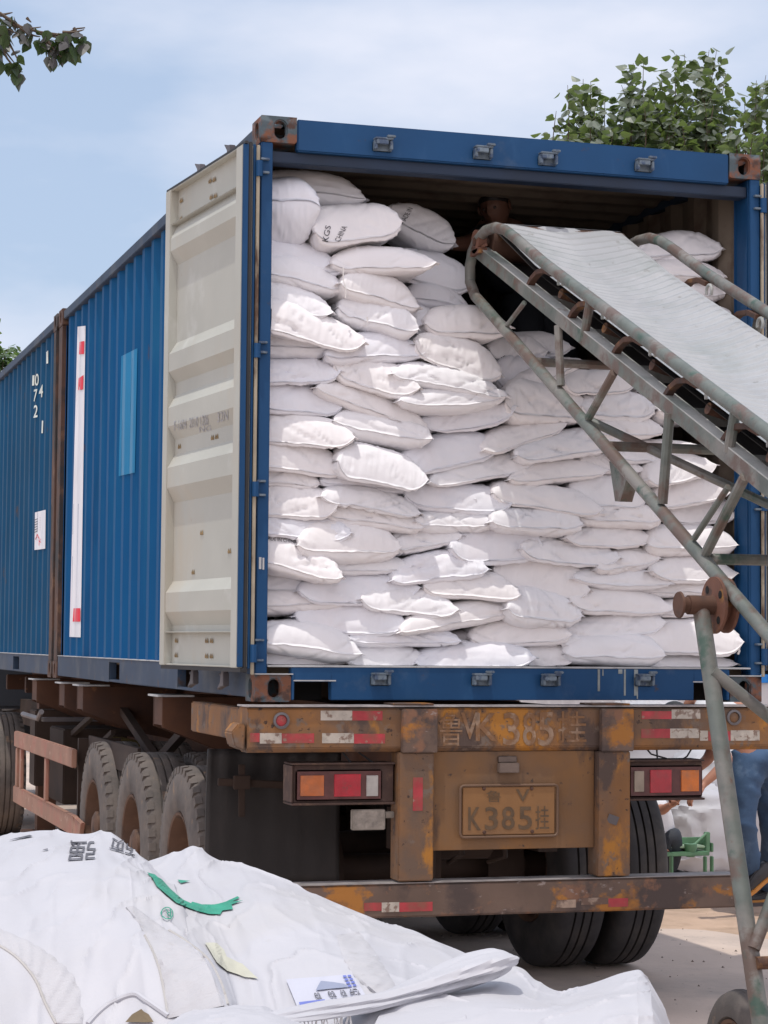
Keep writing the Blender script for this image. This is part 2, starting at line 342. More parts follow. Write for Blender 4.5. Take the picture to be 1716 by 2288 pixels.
M['ground'] = mat('dusty_concrete', (.56, .455, .385), .9, var=.12, vscale=.7, bump=.004, bscale=18, layers=[((.35, .30, .27), .9, .45, .7), ((.50, .39, .31), .5, .55, .75), ((.14, .12, .11), 4.0, .70, .76), ((.22, .19, .17), 22, .64, .72)])
M['sand'] = mat('tan_dirt', (.52, .37, .27), .95, var=.15, vscale=3, bump=.01, bscale=14, layers=[((.38, .27, .19), 3, .5, .7), ((.24, .22, .11), 9, .68, .76)])
M['jeans'] = mat('blue_denim', (.04, .085, .165), .8, var=.18, vscale=9, bump=.003, bscale=24, layers=[((.11, .18, .28), 6, .56, .75), ((.018, .035, .08), 5, .55, .75)])
M['skin'] = mat('skin', (.42, .20, .13), .5, spec=.4)
M['skin_dark'] = mat('skin_tanned', (.17, .085, .06), .5, spec=.4)  # skin colour darkened for the shade inside the container
M['shirt_w'] = mat('white_shirt', (.7, .7, .72), .8, bump=.003, bscale=15)
M['shirt_d'] = mat('dark_shirt', (.03, .035, .045), .8, bump=.003, bscale=15)
M['hair'] = mat('black_hair', (.012, .010, .010), .5, bump=.004, bscale=60)
M['shoe'] = mat('black_shoe', (.03, .03, .035), .5)
M['sole'] = mat('tan_sole', (.50, .22, .05), .6)
M['yellow'] = mat('yellow_trim', (.7, .5, .03), .5)
M['mach'] = mat('green_machine_paint', (.10, .22, .12), .5, var=.2, vscale=10)
M['mach_l'] = mat('pale_green_top', (.30, .40, .28), .5, var=.15)
M['render_w'] = mat('pale_render', (.52, .51, .52), .9, var=.08, vscale=1.5, layers=[((.36, .35, .35), 2, .55, .8)])
M['blue_sheet'] = mat('bright_blue_sheet', (.005, .17, .52), .45, var=.05)
M['bark'] = mat('bark', (.13, .115, .09), .9, var=.25, vscale=6, bump=.01, bscale=20)
M['twig'] = mat('twig', (.09, .065, .045), .8)
def leaf_mat(name, c1, c2, under):
    m = mat(name, c1, .38, var=.25, vscale=2.2, layers=[(c2, 1.6, .42, .62)])
    nt = m.node_tree; p = nt.nodes['Principled BSDF']; L = nt.links
    g = nnode(m, 'ShaderNodeNewGeometry'); x = nnode(m, 'ShaderNodeMix', data_type='RGBA')
    lk = [l for l in nt.links if l.to_socket == p.inputs['Base Color']][0].from_socket
    L.new(g.outputs['Backfacing'], x.inputs[0]); L.new(lk, x.inputs[6]); x.inputs[7].default_value = (*under, 1)
    L.new(x.outputs[2], p.inputs['Base Color'])
    tr = nnode(m, 'ShaderNodeBsdfTranslucent'); tr.inputs[0].default_value = (c2[0]*1.5, c2[1]*1.6, c2[2]*.9, 1); ms = nnode(m, 'ShaderNodeMixShader'); ms.inputs[0].default_value = .28
    o = nt.nodes['Material Output']; L.new(p.outputs[0], ms.inputs[1]); L.new(tr.outputs[0], ms.inputs[2]); L.new(ms.outputs[0], o.inputs[0])
    return m
M['leaf'] = leaf_mat('poplar_leaf', (.09, .135, .075), (.15, .20, .075), (.19, .22, .18))
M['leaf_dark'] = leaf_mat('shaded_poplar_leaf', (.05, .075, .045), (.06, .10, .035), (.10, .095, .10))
M['leaf_far'] = leaf_mat('far_leaf', (.06, .11, .05), (.12, .2, .06), (.12, .18, .1))
# ================================================================ setting
def ground():
    mb = MB(); xs = np.concatenate([[-900, -200, -60, -25], np.linspace(-14, 16, 121), [25, 60, 200, 900]]); ys = np.concatenate([[-400, -60, -20], np.linspace(-12, 30, 141), [45, 90, 300, 1500]])
    X, Y = np.meshgrid(xs, ys, indexing='ij'); near = (np.abs(X) < 15) & (Y < 29) & (Y > -11)
    Z = np.where(near, fbm(X*1.1, Y*1.1, 5)*.014-.004, 0)
    o = grid_mesh('ground', np.stack([X, Y, Z], 2), M['ground']); tag(o, kind='structure')
    # patch of loose tan dirt, a low uneven sheet on the concrete
    n = 60; m = 60; a = np.linspace(0, 1, n); b = np.linspace(0, 2*np.pi, m)
    R, T = np.meshgrid(a, b, indexing='ij'); rr = R*(1+.35*(vnoise(np.cos(T)*2+9, np.sin(T)*2+9, 3)-.5)*2+.12*(vnoise(np.cos(T)*7+9, np.sin(T)*7+9, 4)-.5))
    for cx, cy, sx, sy, sd_ in ((4.6, 3.35, 2.4, 1.25, 0), (-2.6, 9.5, 3.0, 2.0, 7), (5.4, 6.3, 1.6, .5, 5)):
        X = cx+rr*np.cos(T)*sx; Y = cy+rr*np.sin(T)*sy; Z = .035*(1-R**2)*(1+fbm(X*3, Y*3, 6+sd_)*1.6)-.012+.006*R
        o = grid_mesh('loose_dirt', np.stack([X, Y, Z], 2), M['sand']); tag(o, kind='structure')
ground()

# grit and crumbs lying on the concrete
def grit():
    r = np.random.default_rng(4); mb = MB(); T4 = [(0, 0, 1), (1, 0, -.4), (-.5, .9, -.4), (-.5, -.9, -.4)]
    for k in range(2600):
        x = r.uniform(-4, 8); y = r.uniform(-3, 12); s = r.uniform(.003, .011)*(2.2 if r.random() < .03 else 1); a = r.uniform(0, 6.3); c, q = math.cos(a), math.sin(a)
        mb.add([(x+s*(p[0]*c-p[1]*q), y+s*(p[0]*q+p[1]*c), .012+s*p[2]*.7) for p in T4], [(0, 1, 2), (0, 2, 3), (0, 3, 1), (1, 3, 2)])
    tag(mb.build('grit', mat('loose_grit', (.16, .13, .11), .9, var=.4, vscale=9)), 'loose grit and crumbs scattered over the concrete', 'grit', kind='stuff')
grit()

# ================================================================ containers
def corrug(y0, y1, x_out, x_in, z0, z1, name, parent, mats, pitch=.278, sign=1):
    """vertical trapezoidal sheet as a thin closed solid"""
    ys = []; y = y0
    while y < y1:
        for dy, d in ((0, 0), (.072, 0), (.140, 1), (.210, 1)): ys.append((min(y+dy, y1), d))
        y += pitch
    ys.append((y1, 0))
    pts = [(x_out if d == 0 else x_in, yy) for yy, d in ys]
    mb = MB(); n = len(pts); th = .004*sign
    for z in (z0, z1):
        for x, y in pts: mb.v.append((x, y, z))
    for z in (z0, z1):
        for x, y in pts: mb.v.append((x+th, y, z))
    for i in range(n-1):
        mb.f.append((i, i+1, n+i+1, n+i)); mb.mi.append(0)
        mb.f.append((2*n+i+1, 2*n+i, 3*n+i, 3*n+i+1)); mb.mi.append(1)
    return mb.build(name, mats, parent)

def casting(x0, x1, y0, y1, z0, z1, parent, m, lx, ly, top):
    """corner fitting: lx=+1 if outer side face is +x, ly=+1 if end face is +y"""
    mb = MB(); t = .012
    W, H, D = x1-x0, z1-z0, y1-y0
    # end face
    if ly < 0: mb.hole((x0, y0, z0), (1, 0, 0), (0, 0, 1), W, H, W*.5+.006*(-lx), H*.5, .027, .040, .03)
    else: mb.hole((x1, y1, z0), (-1, 0, 0), (0, 0, 1), W, H, W*.5, H*.5, .027, .040, .03)
    if lx < 0: mb.hole((x0, y1, z0), (0, -1, 0), (0, 0, 1), D, H, D*.5, H*.5, .026, .038, .03)
    else: mb.hole((x1, y0, z0), (0, 1, 0), (0, 0, 1), D, H, D*.5, H*.5, .026, .038, .03)
    if top: mb.hole((x0, y0, z1), (1, 0, 0), (0, 1, 0), W, D, W/2, D/2, .032, .062, .03)
    else: mb.add([(x0, y0, z1), (x1, y0, z1), (x1, y1, z1), (x0, y1, z1)], [(0, 1, 2, 3)])
    mb.add([(x0, y0, z0), (x1, y0, z0), (x1, y1, z0), (x0, y1, z0)], [(3, 2, 1, 0)])
    if ly < 0: mb.add([(x0, y1, z0), (x1, y1, z0), (x1, y1, z1), (x0, y1, z1)], [(1, 0, 3, 2)])
    else: mb.add([(x0, y0, z0), (x1, y0, z0), (x1, y0, z1), (x0, y0, z1)], [(0, 1, 2, 3)])
    xi = x1 if lx < 0 else x0
    mb.add([(xi, y0, z0), (xi, y1, z0), (xi, y1, z1), (xi, y0, z1)], [(0, 1, 2, 3)])
    return mb.build('corner_casting', m, parent, bevel=.006, seg=2, smooth=True)

W_, L_, H_ = 2.438, 6.058, 2.591
def container(Y0, label, wall, rail, near):
    root = empty('shipping_container', label, 'container', (W_/2, Y0, B), 'blue containers on the trailer')
    Y1 = Y0+L_; z = B
    mats = [wall, M['tan_in']]
    corrug(Y0+.165, Y1-.165, .030, .066, z+.155, z+H_-.075, 'side_wall', root, mats)
    corrug(Y0+.165, Y1-.165, W_-.030, W_-.066, z+.155, z+H_-.075, 'side_wall', root, mats, sign=-1)
    for s in (0, 1):
        mb = MB(); x0, x1 = (.006, .050) if s == 0 else (W_-.050, W_-.006)
        ya, yb = Y0+.178, Y1-.178
        # rail with forklift slots
        slots = [Y0+1.95, Y0+4.0] if near else [Y0+1.95, Y0+4.0]
        cuts = []
        if near: cuts = [(Y0+1.36, Y0+1.72), (Y0+3.42, Y0+3.78)]
        else: cuts = [(Y0+1.80, Y0+2.16), (Y0+3.9, Y0+4.26)]
        p = ya
        for a, b in cuts: mb.box(x0, x1, p, a, z+.015, z+.150); mb.box(x0, x1, a, b, z+.130, z+.150); mb.box(x0, x1, a, b, z+.015, z+.028); p = b
        mb.box(x0, x1, p, yb, z+.015, z+.150)
        mb.build('bottom_rail', rail, root, bevel=.003)
        mb = MB(); mb.box(x0-.003 if s == 0 else x0, x1 if s == 0 else x1+.003, ya+.002, yb-.002, z+.1505, z+.1555); mb.build('dusty_rail_ledge', M['dust'], root)
        mb = MB(); mb.box(x0+(.0 if s == 0 else -.016), x1+(.016 if s == 0 else 0), ya, yb, z+H_-.078, z+H_-.016); mb.build('top_rail', rail, root, bevel=.004)
    for x0, x1, lx in ((-.002, .160, -1), (W_-.160, W_+.002, 1)):
        for y0, y1, ly in ((Y0-.002, Y0+.176, -1), (Y1-.176, Y1+.002, 1)):
            casting(x0, x1, y0, y1, z-.002, z+.116, root, M['cast_rust'] if (not near or (ly > 0)) else M['cast'], lx, ly, False)
            casting(x0, x1, y0, y1, z+H_-.116, z+H_+.002, root, M['cast'] if near and ly < 0 else M['cast_rust'], lx, ly, True)
    # roof with transverse ribs
    n = int((Y1-Y0-.2)/.0525); mb = MB(); prof = []
    for i in range(n+1):
        prof.append((Y0+.10+i*.0525, z+H_-.030-(.018 if (i//2) % 2 else 0)))
    P = np.array([[(x, y, zz) for x in np.linspace(.06, W_-.06, 5)] for y, zz in prof]); 
    o = grid_mesh('roof', P, M['tan_in'], root, smooth=False)
    P2 = P.copy(); P2[:, :, 2] += .003; grid_mesh('roof_top_sheet', P2, rail, root, smooth=False)
    mb = MB(); mb.box(.052, W_-.052, Y0+.10, Y1-.1, z+.118, z+.150); mb.build('floor', M['wood'], root)
    mb = MB(); mb.box(.1, W_-.1, Y1-.06, Y1-.05, z+.12, z+H_-.1); mb.build('end_wall', [M['tan_in']], root)
    # cross members below the floor
    mb = MB()
    for k in range(18): mb.box(.055, W_-.055, Y0+.3+k*.32, Y0+.34+k*.32, z+.012, z+.112)
    mb.build('cross_members', M['frame_dark'], root)
    # corner posts
    for s in (0, 1):
        for y0, yy in ((Y0, 0), (Y1, 1)):
            mb = MB(); f = (lambda a, b: (a, b)) if s == 0 else (lambda a, b: (W_-b, W_-a))
            za, zb = z+.1165, z+H_-.1165
            if yy == 0:
                a, b = f(.000, .052); mb.box(a, b, Y0+.002, Y0+.030, za, zb)
                a, b = f(.000, .006); mb.box(a, b, Y0+.030, Y0+.160, za, zb)
                a, b = f(.006, .060); mb.box(a, b, Y0+.150, Y0+.160, za, zb)
                a, b = f(.044, .052); mb.box(a, b, Y0+.030, Y0+.149, za, zb)
            else:
                a, b = f(.002, .12); mb.box(a, b, Y1-.16, Y1-.004, za, zb)
            mb.build('corner_post', (M['blue'] if near else M['cast_rust']) if yy == 0 else M['cast_rust'], root, bevel=.003)
    return root

root1 = container(0.0, 'blue open container at the rear of the trailer, packed with white sacks', M['blue_wall'], M['rail'], True)
root2 = container(L_+.076, 'weathered blue closed container in front, with white numbers on its side', M['blue_old'], M['rail'], False)
# closed doors of the far container
mb = MB(); yb = L_+.076
mb.box(.055, 1.215, yb+.01, yb+.05, B+.14, B+H_-.13); mb.box(1.223, W_-.055, yb+.01, yb+.05, B+.14, B+H_-.13); mb.build('door', M['blue_old'], root2, bevel=.003)
# --- rear frame of the near container
z = B
mb = MB(); mb.box(.162, W_-.162, 0.0, .045, z+H_-.148, z+H_-.004); mb.box(.162, W_-.162, .045, .12, z+H_-.030, z+H_-.012); mb.build('header', M['blue'], root1, bevel=.006)
mb = MB(); mb.box(.054, W_-.054, .030, .115, z+H_-.200, z+H_-.1485); mb.build('header_inner_lip', mat('dark_blue_lip', (.006, .02, .05), .6, var=.3), root1, bevel=.004)  # blue darkened to put the shade under the header into the colour
# sill with two pockets
mb = MB(); pk = ((.176, .345), (W_-.345, W_-.176))
xs = [.162, pk[0][0], pk[0][1], pk[1][0], pk[1][1], W_-.162]
mb.box(xs[0], xs[1], 0, .05, z+.006, z+.1495)
mb.box(xs[1], xs[2], 0, .05, z+.086, z+.1495)
mb.box(xs[2], xs[3], 0, .05, z+.006, z+.1495); mb.box(xs[3], xs[4], 0, .05, z+.086, z+.1495); mb.box(xs[4], xs[5], 0, .05, z+.006, z+.1495)
mb.build('door_sill', M['blue'], root1, bevel=.003)
mb = MB(); mb.box(.054, W_-.054, -.004, .13, z+.150, z+.158); mb.build('sill_plate', M['dust'], root1, bevel=.002)
mb = MB()
for a, b in pk: mb.box(a-.004, b+.02, -.004, 0.0, z+.0885, z+.094)
mb.box(-.004, .168, -.012, 0.05, z+.117, z+.122); mb.box(W_-.168, W_+.004, -.012, .05, z+.117, z+.122); mb.build('dust_ledge', M['dust'], root1)
for a, b in pk: mb = MB(); mb.box(a-.01, b+.01, .2, .21, z+.0, z+.09); mb.build('pocket_shade', M['black'], root1)  # black sheet stands in for the shade deep in each pocket
# paint drips on the sill
mb = MB()
for px, w_, t in ((1338, .011, .10), (1396, .009, .12), (1420, .014, .12), (1424, .006, .135), (1347, .005, .03), (1386, .02, .02)):
    X = at(px, 1520, y=-.001)[0]; mb.box(X-w_/2, X+w_/2, -.0022, .0, z+.147-t, z+.147)
mb.build('dried_drip', mat('dried_grey_drip', (.25, .28, .28), .7, var=.3, vscale=20), root1)
# cam keepers
def keeper(X, zc, top):
    mb = MB(); s = 1 if top else -1
    y0 = -.0015
    mb.box(X-.045, X+.045, y0-.006, y0, zc-.030, zc+.012)
    mb.box(X-.043, X-.029, y0-.038, y0-.006, zc-.026, zc+.018)
    mb.box(X+.029, X+.043, y0-.038, y0-.006, zc-.026, zc+.018)
    mb.box(X-.043, X+.043, y0-.046, y0-.002, zc+.0185, zc+.028)
    mb.box(X-.038, X+.020, y0-.046, y0-.038, zc-.004, zc+.018)
    mb.box(X+.012, X+.052, y0-.05, y0-.030, zc+.0285, zc+.040)
    o = mb.build('cam_keeper', M['keeper'], root1, bevel=.004, smooth=True); return o
for px, py in ((853, 325), (1076, 343), (1221, 357), (1436, 371)): p = at(px, py, y=0); keeper(p[0], p[2], True)
for px, py in ((848, 1517), (1073, 1518), (1227, 1519), (1437, 1519)): p = at(px, py, y=0); keeper(p[0], p[2], False)
# hinge lugs on posts
for s in (0, 1):
    for py in (355, 385, 765, 787, 1075, 1106, 1430, 1475):
        zc = at(575, py, y=0)[2]; mb = MB(); X = (-.006, .034) if s == 0 else (W_-.034, W_+.006)
        mb.box(X[0], X[1], -.018, .0015, zc-.005, zc+.005); mb.build('hinge_lug', M['keeper'], root1, bevel=.002)
    for py0, py1 in ((360, 395), (768, 800), (1077, 1110), (1440, 1480)):
        za, zb = at(575, py0, y=0)[2], at(575, py1, y=0)[2]; mb = MB(); X = -.012 if s == 0 else W_+.012
        mb.tube([(X, -.012, zb), (X, -.012, za)], .016, 10); mb.build('hinge_pin', M['blue'], root1, smooth=True)
mb = MB(); p = at(573, 1258, y=-.004); mb.box(.010, .021, -.0015, .001, p[2]-.026, p[2]+.026); mb.box(.026, .034, -.0015, .001, p[2]-.028, p[2]+.024); mb.build('white_tag', M['dust'], root1)

# --- doors, folded back along the sides
def door(mirror):
    """local frame: u from hinge to free edge, w outward from the (former) inside face, z up"""
    H0 = at(535, 900, y=-.005); H1 = at(364, 900, y=1.125)
    o = Vector((H0[0], H0[1], 0)); u = Vector((H1[0]-H0[0], H1[1]-H0[1], 0)); W = u.length; u.normalize(); n = Vector((-u.y, u.x, 0))
    if n.x > 0: n = -n
    if mirror:
        o = Vector((W_-o.x-.012, o.y, 0)); u = Vector((-u.x*.35, u.y, 0)).normalized(); n = Vector((u.y, -u.x, 0))
    z0, z1 = B+.145, B+H_-.148+.012
    P = lambda a, b, c: o+u*a+n*b+Vector((0, 0, c))
    def lbox(mb, a0, a1, b0, b1, c0, c1, m=0):
        v = [P(a, b, c) for c in (c0, c1) for a, b in ((a0, b0), (a1, b0), (a1, b1), (a0, b1))]
        mb.add(v, [(0, 3, 2, 1), (4, 5, 6, 7), (0, 1, 5, 4), (1, 2, 6, 5), (2, 3, 7, 6), (3, 0, 4, 7)], m)
    lbl = 'cream inside of the left container door, folded back' if not mirror else 'blue right container door folded back along the side'
    d = bpy.data.objects.new('door', None); COL.objects.link(d); d.parent = root1; d['label'] = lbl
    d.location = P(0, 0, z0)-Vector(root1.location)
    # frame members
    mb = MB(); T = .05
    lbox(mb, 0, .085, -T, 0, z0, z1); lbox(mb, W-.075, W, -T, 0, z0, z1)
    lbox(mb, .0855, W-.0755, -T, -T+.006, z0, z1)
    hb = .155; ht = .17
    lbox(mb, .0855, W-.0755, -T+.0065, -.002, z1-.008, z1-.001)
    lbox(mb, .0855, W-.0755, -T+.0065, -.004, z1-ht-.006, z1-ht)
    lbox(mb, .0855, W-.0755, -T+.0065, -.006, z0+.001, z0+.008)
    lbox(mb, .0855, W-.0755, -T+.0065, -.002, z0+hb, z0+hb+.006)
    mb.build('door_frame', [M['cream']], d, bevel=.003)
    # corrugated panel
    H = z1-z0; fr = [(.070, -.044), (.106, -.004), (.132, -.004), (.160, -.040), (.325, -.040), (.350, -.004), (.387, -.004), (.410, -.040), (.435, -.040), (.463, -.004), (.502, -.004), (.530, -.040), (.561, -.040), (.589, -.004), (.631, -.004), (.662, -.040), (.826, -.040), (.850, -.004), (.890, -.004), (.918, -.040), (.932, -.040)]
    mb = MB(); k = len(fr)
    for a in (.086, W-.076):
        for f_, b in fr: mb.v.append(P(a, b, z1-H*f_))
    mb.f = [(i, i+1, k+i+1, k+i) for i in range(k-1)]; mb.mi = [0]*(k-1)
    mb.build('corrugated_panel', M['cream'], d)
    for e0, e1 in ((z0+.008, z0+hb), (z1-ht, z1-.008)): mb = MB(); lbox(mb, .086, W-.076, -T+.0062, -T+.010, e0, e1); mb.build('end_panel', M['cream'], d)
    # rust marked rivets
    rv = mat('rivet_rust', (.22, .15, .07), .7, var=.3, vscale=30)
    for a, c in ((.50, z1-.055), (.56, z1-.05), (.48, z1-.135), (.54, z1-.13), (1.0, z1-.06), (1.0, z1-.15), (.45, z0+.05), (.52, z0+.05), (.98, z0+.05), (.45, z0+.12), (.52, z0+.12), (.98, z0+.12),
                 (.62, z0+.80), (.62, z0+.62), (.74, z0+.44), (.74, z0+.28), (.22, z0+.83), (.22, z0+.52), (.22, z0+.36), (.42, z1-H*.545), (.48, z1-H*.545), (.98, z1-H*.545)):
        b = -T+.012 if (c > z1-.2 or c < z0+.15) else -.040
        for sg in (-.012, .012): mb = MB(); mb.add([P(a+sg, b+.002, c+.013), P(a+sg-.011, b+.002, c-.012), P(a+sg+.011, b+.002, c-.012), P(a+sg, b+.007, c-.004)], [(0, 1, 3), (1, 2, 3), (2, 0, 3)]); mb.build('rusty_rivet', rv, d)
    # edge strips: blue steel edge, rubber gaskets
    mb = MB(); lbox(mb, -.003, .02, -T-.012, -T-.001, z0-.002, z1+.004); lbox(mb, -.012, -.001, -.026, -.001, z0+.004, z1); mb.build('steel_edge', M['blue'], d, bevel=.002)
    mb = MB(); lbox(mb, -.010, -.001, -.045, -.027, z0-.02, z1+.012); mb.build('gasket', M['gasket'], d, bevel=.003)
    mb = MB(); lbox(mb, -.016, -.004, -T-.028, -T-.013, z0-.03, z1+.0); mb.build('gasket_lip', M['gasket_old'], d, bevel=.003)
    mb = MB(); lbox(mb, -.02, W+.01, -.020, -.006, z1+.001, z1+.012); lbox(mb, -.02, W+.006, -T+.006, -.010, z0-.018, z0-.001); lbox(mb, W+.001, W+.012, -.03, -.016, z0-.01, z1+.01); mb.build('gasket_edge', M['gasket'], d)
    # outer blue skin
    mb = MB(); lbox(mb, .022, W, -T-.006, -T-.001, z0, z1); mb.build('outer_skin', M['blue'], d)
    # lock rods with cams, behind the door leaf
    for a in (.38, .82):
        mb = MB(); mb.tube([P(a, -T-.028, z0-.07), P(a, -T-.028, z1+.055)], .0165, 12); r = mb.build('lock_rod', M['steel'], d, smooth=True)
        for c, sg in ((z1+.05, 1), (z0-.055, -1)):
            mb = MB(); o2 = -T-.028
            poly = [(-.02, -.03), (.02, -.03), (.03, .012), (.075, .050), (.02, .036), (-.02, .03)]
            poly2 = [(-.01, -.02), (.055, -.026), (.02, -.006)]
            for q in (poly, poly2): mb.prism([P(a+x, o2-.014, c+sg*y2) for x, y2 in q], n*.028)
            mb.build('cam', M['steel'], r, bevel=.003)
    return d
dl = door(False); dr = door(True)
# handwriting on the left door
bpy.context.view_layer.update()
bv = bvh_of([o for o in bpy.data.objects if o.parent == dl and o.type == 'MESH' and o.name.startswith('corrug')])
M['biro'] = mat('faint_blue_pen', (.36, .37, .40), .7, var=.3, vscale=40)
for s, q in (('F-1604  2010 1206', [(390, 963), (466, 949), (466, 925), (390, 941)]), ('32N', [(486, 944), (510, 938), (510, 916), (486, 922)]), ('NG', [(446, 966), (472, 962), (472, 950), (446, 954)])):
    v, f = text_mesh(s); decal('handwriting', v, f, q, bv, M['biro'], dl, .002, sub=1)
# side markings
sw = [o for o in bpy.data.objects if o.parent == root1 and o.name.startswith('side_wall')][0]
bv1 = bvh_of([sw])
sw2 = [o for o in bpy.data.objects if o.parent == root2 and o.name.startswith('side_wall')][0]
bv2 = bvh_of([sw2])
g = unit_grid(6, 1)
decal('white_tape_strip', *unit_grid(12, 2), [(156, 1423), (181, 1424), (192, 728), (174, 730)], bv1, M['white_tape'], root1, .003)
for q in ([(178, 792), (189, 791), (190, 762), (179, 764)], [(176, 872), (187, 870), (188, 838), (177, 846)], [(164, 1389), (181, 1389), (181, 1359), (166, 1359)]):
    decal('red_tape_block', *unit_grid(8, 2), q, bv1, M['red_tape'], root1, .006)
decal('light_blue_paint_patch', *unit_grid(24, 2), [(266, 1064), (302, 1056), (308, 778), (272, 796)], bv1, M['blue_patch'], root1, .003)
for s, q in (('1', [(73, 862), (78, 861), (79, 838), (74, 839)]), ('0', [(79, 863), (88, 861), (88, 834), (80, 836)]), ('4', [(88, 889), (97, 887), (98, 859), (89, 861)]), ('7', [(76, 898), (84, 896), (85, 869), (77, 871)]),
             ('2', [(76, 934), (85, 932), (86, 904), (77, 906)]), ('1', [(94, 968), (97, 968), (98, 940), (95, 940)]), ('1', [(105, 813), (109, 812), (109, 783), (105, 787)])):
    v, f = text_mesh(s, True); decal('stencilled_number', v, f, q, bv2, M['stencil'], root2, .006, sub=3)
pl = decal('white_notice', *unit_grid(10, 4), [(78, 1229), (102, 1226), (103, 1139), (79, 1145)], bv2, M['white_tape'], root2, .004)
for i in range(6): decal('notice_mark', [(0, 0), (1, .45), (1, .6), (0, .15)], [(0, 1, 2, 3)], [(79, 1163+i*5.5), (91, 1163+i*5.5), (91, 1151+i*5.5), (79, 1151+i*5.5)], bv2, M['ink'], root2, .007)
for s, q in (('A', [(80, 1206), (90, 1204), (90, 1192), (80, 1194)]), ('下', [(84, 1220), (94, 1218), (94, 1204), (84, 1206)])):
    v, f = text_mesh(s); decal('notice_lettering', v, f, q, bv2, M['red_tape'], root2, .007)

# ================================================================ trailer
TR = empty('container_trailer', 'rusty orange skeletal semi trailer with tail lights carrying both containers', 'trailer', (1.2, 2, 0))
YB = -.12
def pz(px, py, y=YB): return at(px, py, y=y)
zt, zb = 1.423, 1.222
mb = MB(); mb.v = []
# rear cross beam: folded channel with bevelled ends
prof = [(YB, zb+.02), (YB, zt-.012), (YB+.02, zt-.004), (YB+.16, zt-.004), (YB+.16, zb+.02), (YB+.13, zb), (YB+.02, zb)]
xa, xb = -.06, 2.46
mb.prism([(xa, y, zz) for y, zz in prof], (xb-xa, 0, 0)); rb = mb.build('rear_beam', M['orange'], TR, bevel=.004)
mb = MB(); mb.box(xa-.01, xb+.03, YB-.012, YB+.16, zt-.0035, zt+.0035); mb.build('beam_top_plate', mat('worn_bright_edge', (.32, .30, .30), .5, var=.3, vscale=20), TR)
# bent end flap on the left
mb = MB(); pts = [pz(551, 1618), pz(536, 1616), pz(519, 1637), pz(527, 1669), pz(549, 1678)]
mb.prism([(p[0]-.004, YB+.004, p[2]) for p in pts], (0, .14, 0)); mb.build('bent_end_plate', M['orange'], TR, bevel=.006)
# posts with caps
for (a, b), (zc) in (((.617, .780), 0), ((1.556, 1.716), 0)):
    mb = MB(); mb.box(a, b, YB-.016, YB+.10, .66, zb-.002); mb.build('rear_post', M['orange'], TR, bevel=.005)
    mb = MB(); mb.box(a+.012, b+.012, YB-.03, YB-.0005, zb-.002, zt-.012); mb.box(a-.03, b-.0, YB-.02, YB+.14, zt+.004, zt+.012); mb.build('post_cap', M['bar_rust'], TR, bevel=.004)
for px, py, w2, h2, nm in ((990+0, 0, 0, 0, ''),): pass
# underrun bar
zu1, zu0 = .650, .503
mb = MB(); mb.box(.02, 2.26, YB-.01, YB+.12, zu0, zu1); ub = mb.build('underrun_bar', M['bar_rust'], TR, bevel=.008)
mb = MB(); mb.box(.0, 2.262, YB-.012, YB+.122, zu1+.0005, zu1+.004); mb.build('bar_top_wear', mat('worn_edge', (.26, .24, .235), .5, var=.3, vscale=14), TR)
# centre panel
za = pz(1150, 1898)[2]
mb = MB(); mb.box(.782, 1.554, YB+.02, YB+.03, za, zb-.001); cp = mb.build('number_panel', M['orange_dusty'], TR, bevel=.002)
# license plate
a = pz(1028, 1870, YB+.01); b = pz(1243, 1755, YB+.01)
plate = MB(); plate.box(a[0]+.01, b[0]-.01, YB+.004, YB+.012, a[2]+.008, b[2]-.004); plate = plate.build('license_plate', M['plate'], TR, bevel=.002)
mb = MB(); x0, x1, z0, z1 = a[0]-.002, b[0]+.004, a[2]-.002, b[2]+.004
rr = .018; pts = []
for cx, cz, s0 in ((x1-rr, z1-rr, 0), (x0+rr, z1-rr, 90), (x0+rr, z0+rr, 180), (x1-rr, z0+rr, 270)):
    for k in range(6): t = math.radians(s0+k*18); pts.append((cx+rr*math.cos(t), YB+.004, cz+rr*math.sin(t)))
pts.append(pts[0]); mb.tube(pts, .006, 8); mb.build('plate_frame', M['plate_rim'], plate, smooth=True)
bvp = bvh_of([plate])
Z6 = lambda x, y: (960+x*460/1659, 1560+y*460/1659)
def q6(x0, y0, x1, y1, sl=0): return [Z6(x0, y1), Z6(x1, y1+sl), Z6(x1, y0+sl), Z6(x0, y0)]
for s, q in (('鲁', q6(455, 745, 575, 838)), ('V', q6(695, 735, 805, 832)), ('K', q6(310, 878, 412, 1064)), ('3', q6(445, 876, 550, 1062)), ('8', q6(580, 874, 685, 1060)), ('5', q6(715, 874, 825, 1060)), ('挂', q6(852, 868, 962, 1058))):
    v, f = text_mesh(s, len(s.encode()) < 2); decal('plate_lettering', v, f, q, bvp, M['plate_ink'], plate, .0015)
mb = MB()
for x, y in ((438, 728), (822, 728), (440, 1080), (826, 1074)): p = at(*Z6(x, y), y=YB+.004); mb.lathe([(0, .0), (0, .009), (.005, .007), (.006, 0)], p, (0, -1, 0), 12)
mb.build('plate_bolt', M['rusty_steel'], plate, smooth=True)
bvb = bvh_of([rb])
for s, q in (('鲁', q6(75, 115, 262, 385)), ('V', q6(250, 115, 395, 330)), ('K', q6(370, 120, 545, 345)), ('3', q6(590, 115, 725, 380)), ('8', q6(750, 112, 855, 385)), ('5', q6(870, 112, 1000, 385)), ('挂', q6(1030, 105, 1262, 360))):
    v, f = text_mesh(s, len(s.encode()) < 2); decal('painted_number', v, f, q, bvb, M['chalk'], TR, .002)
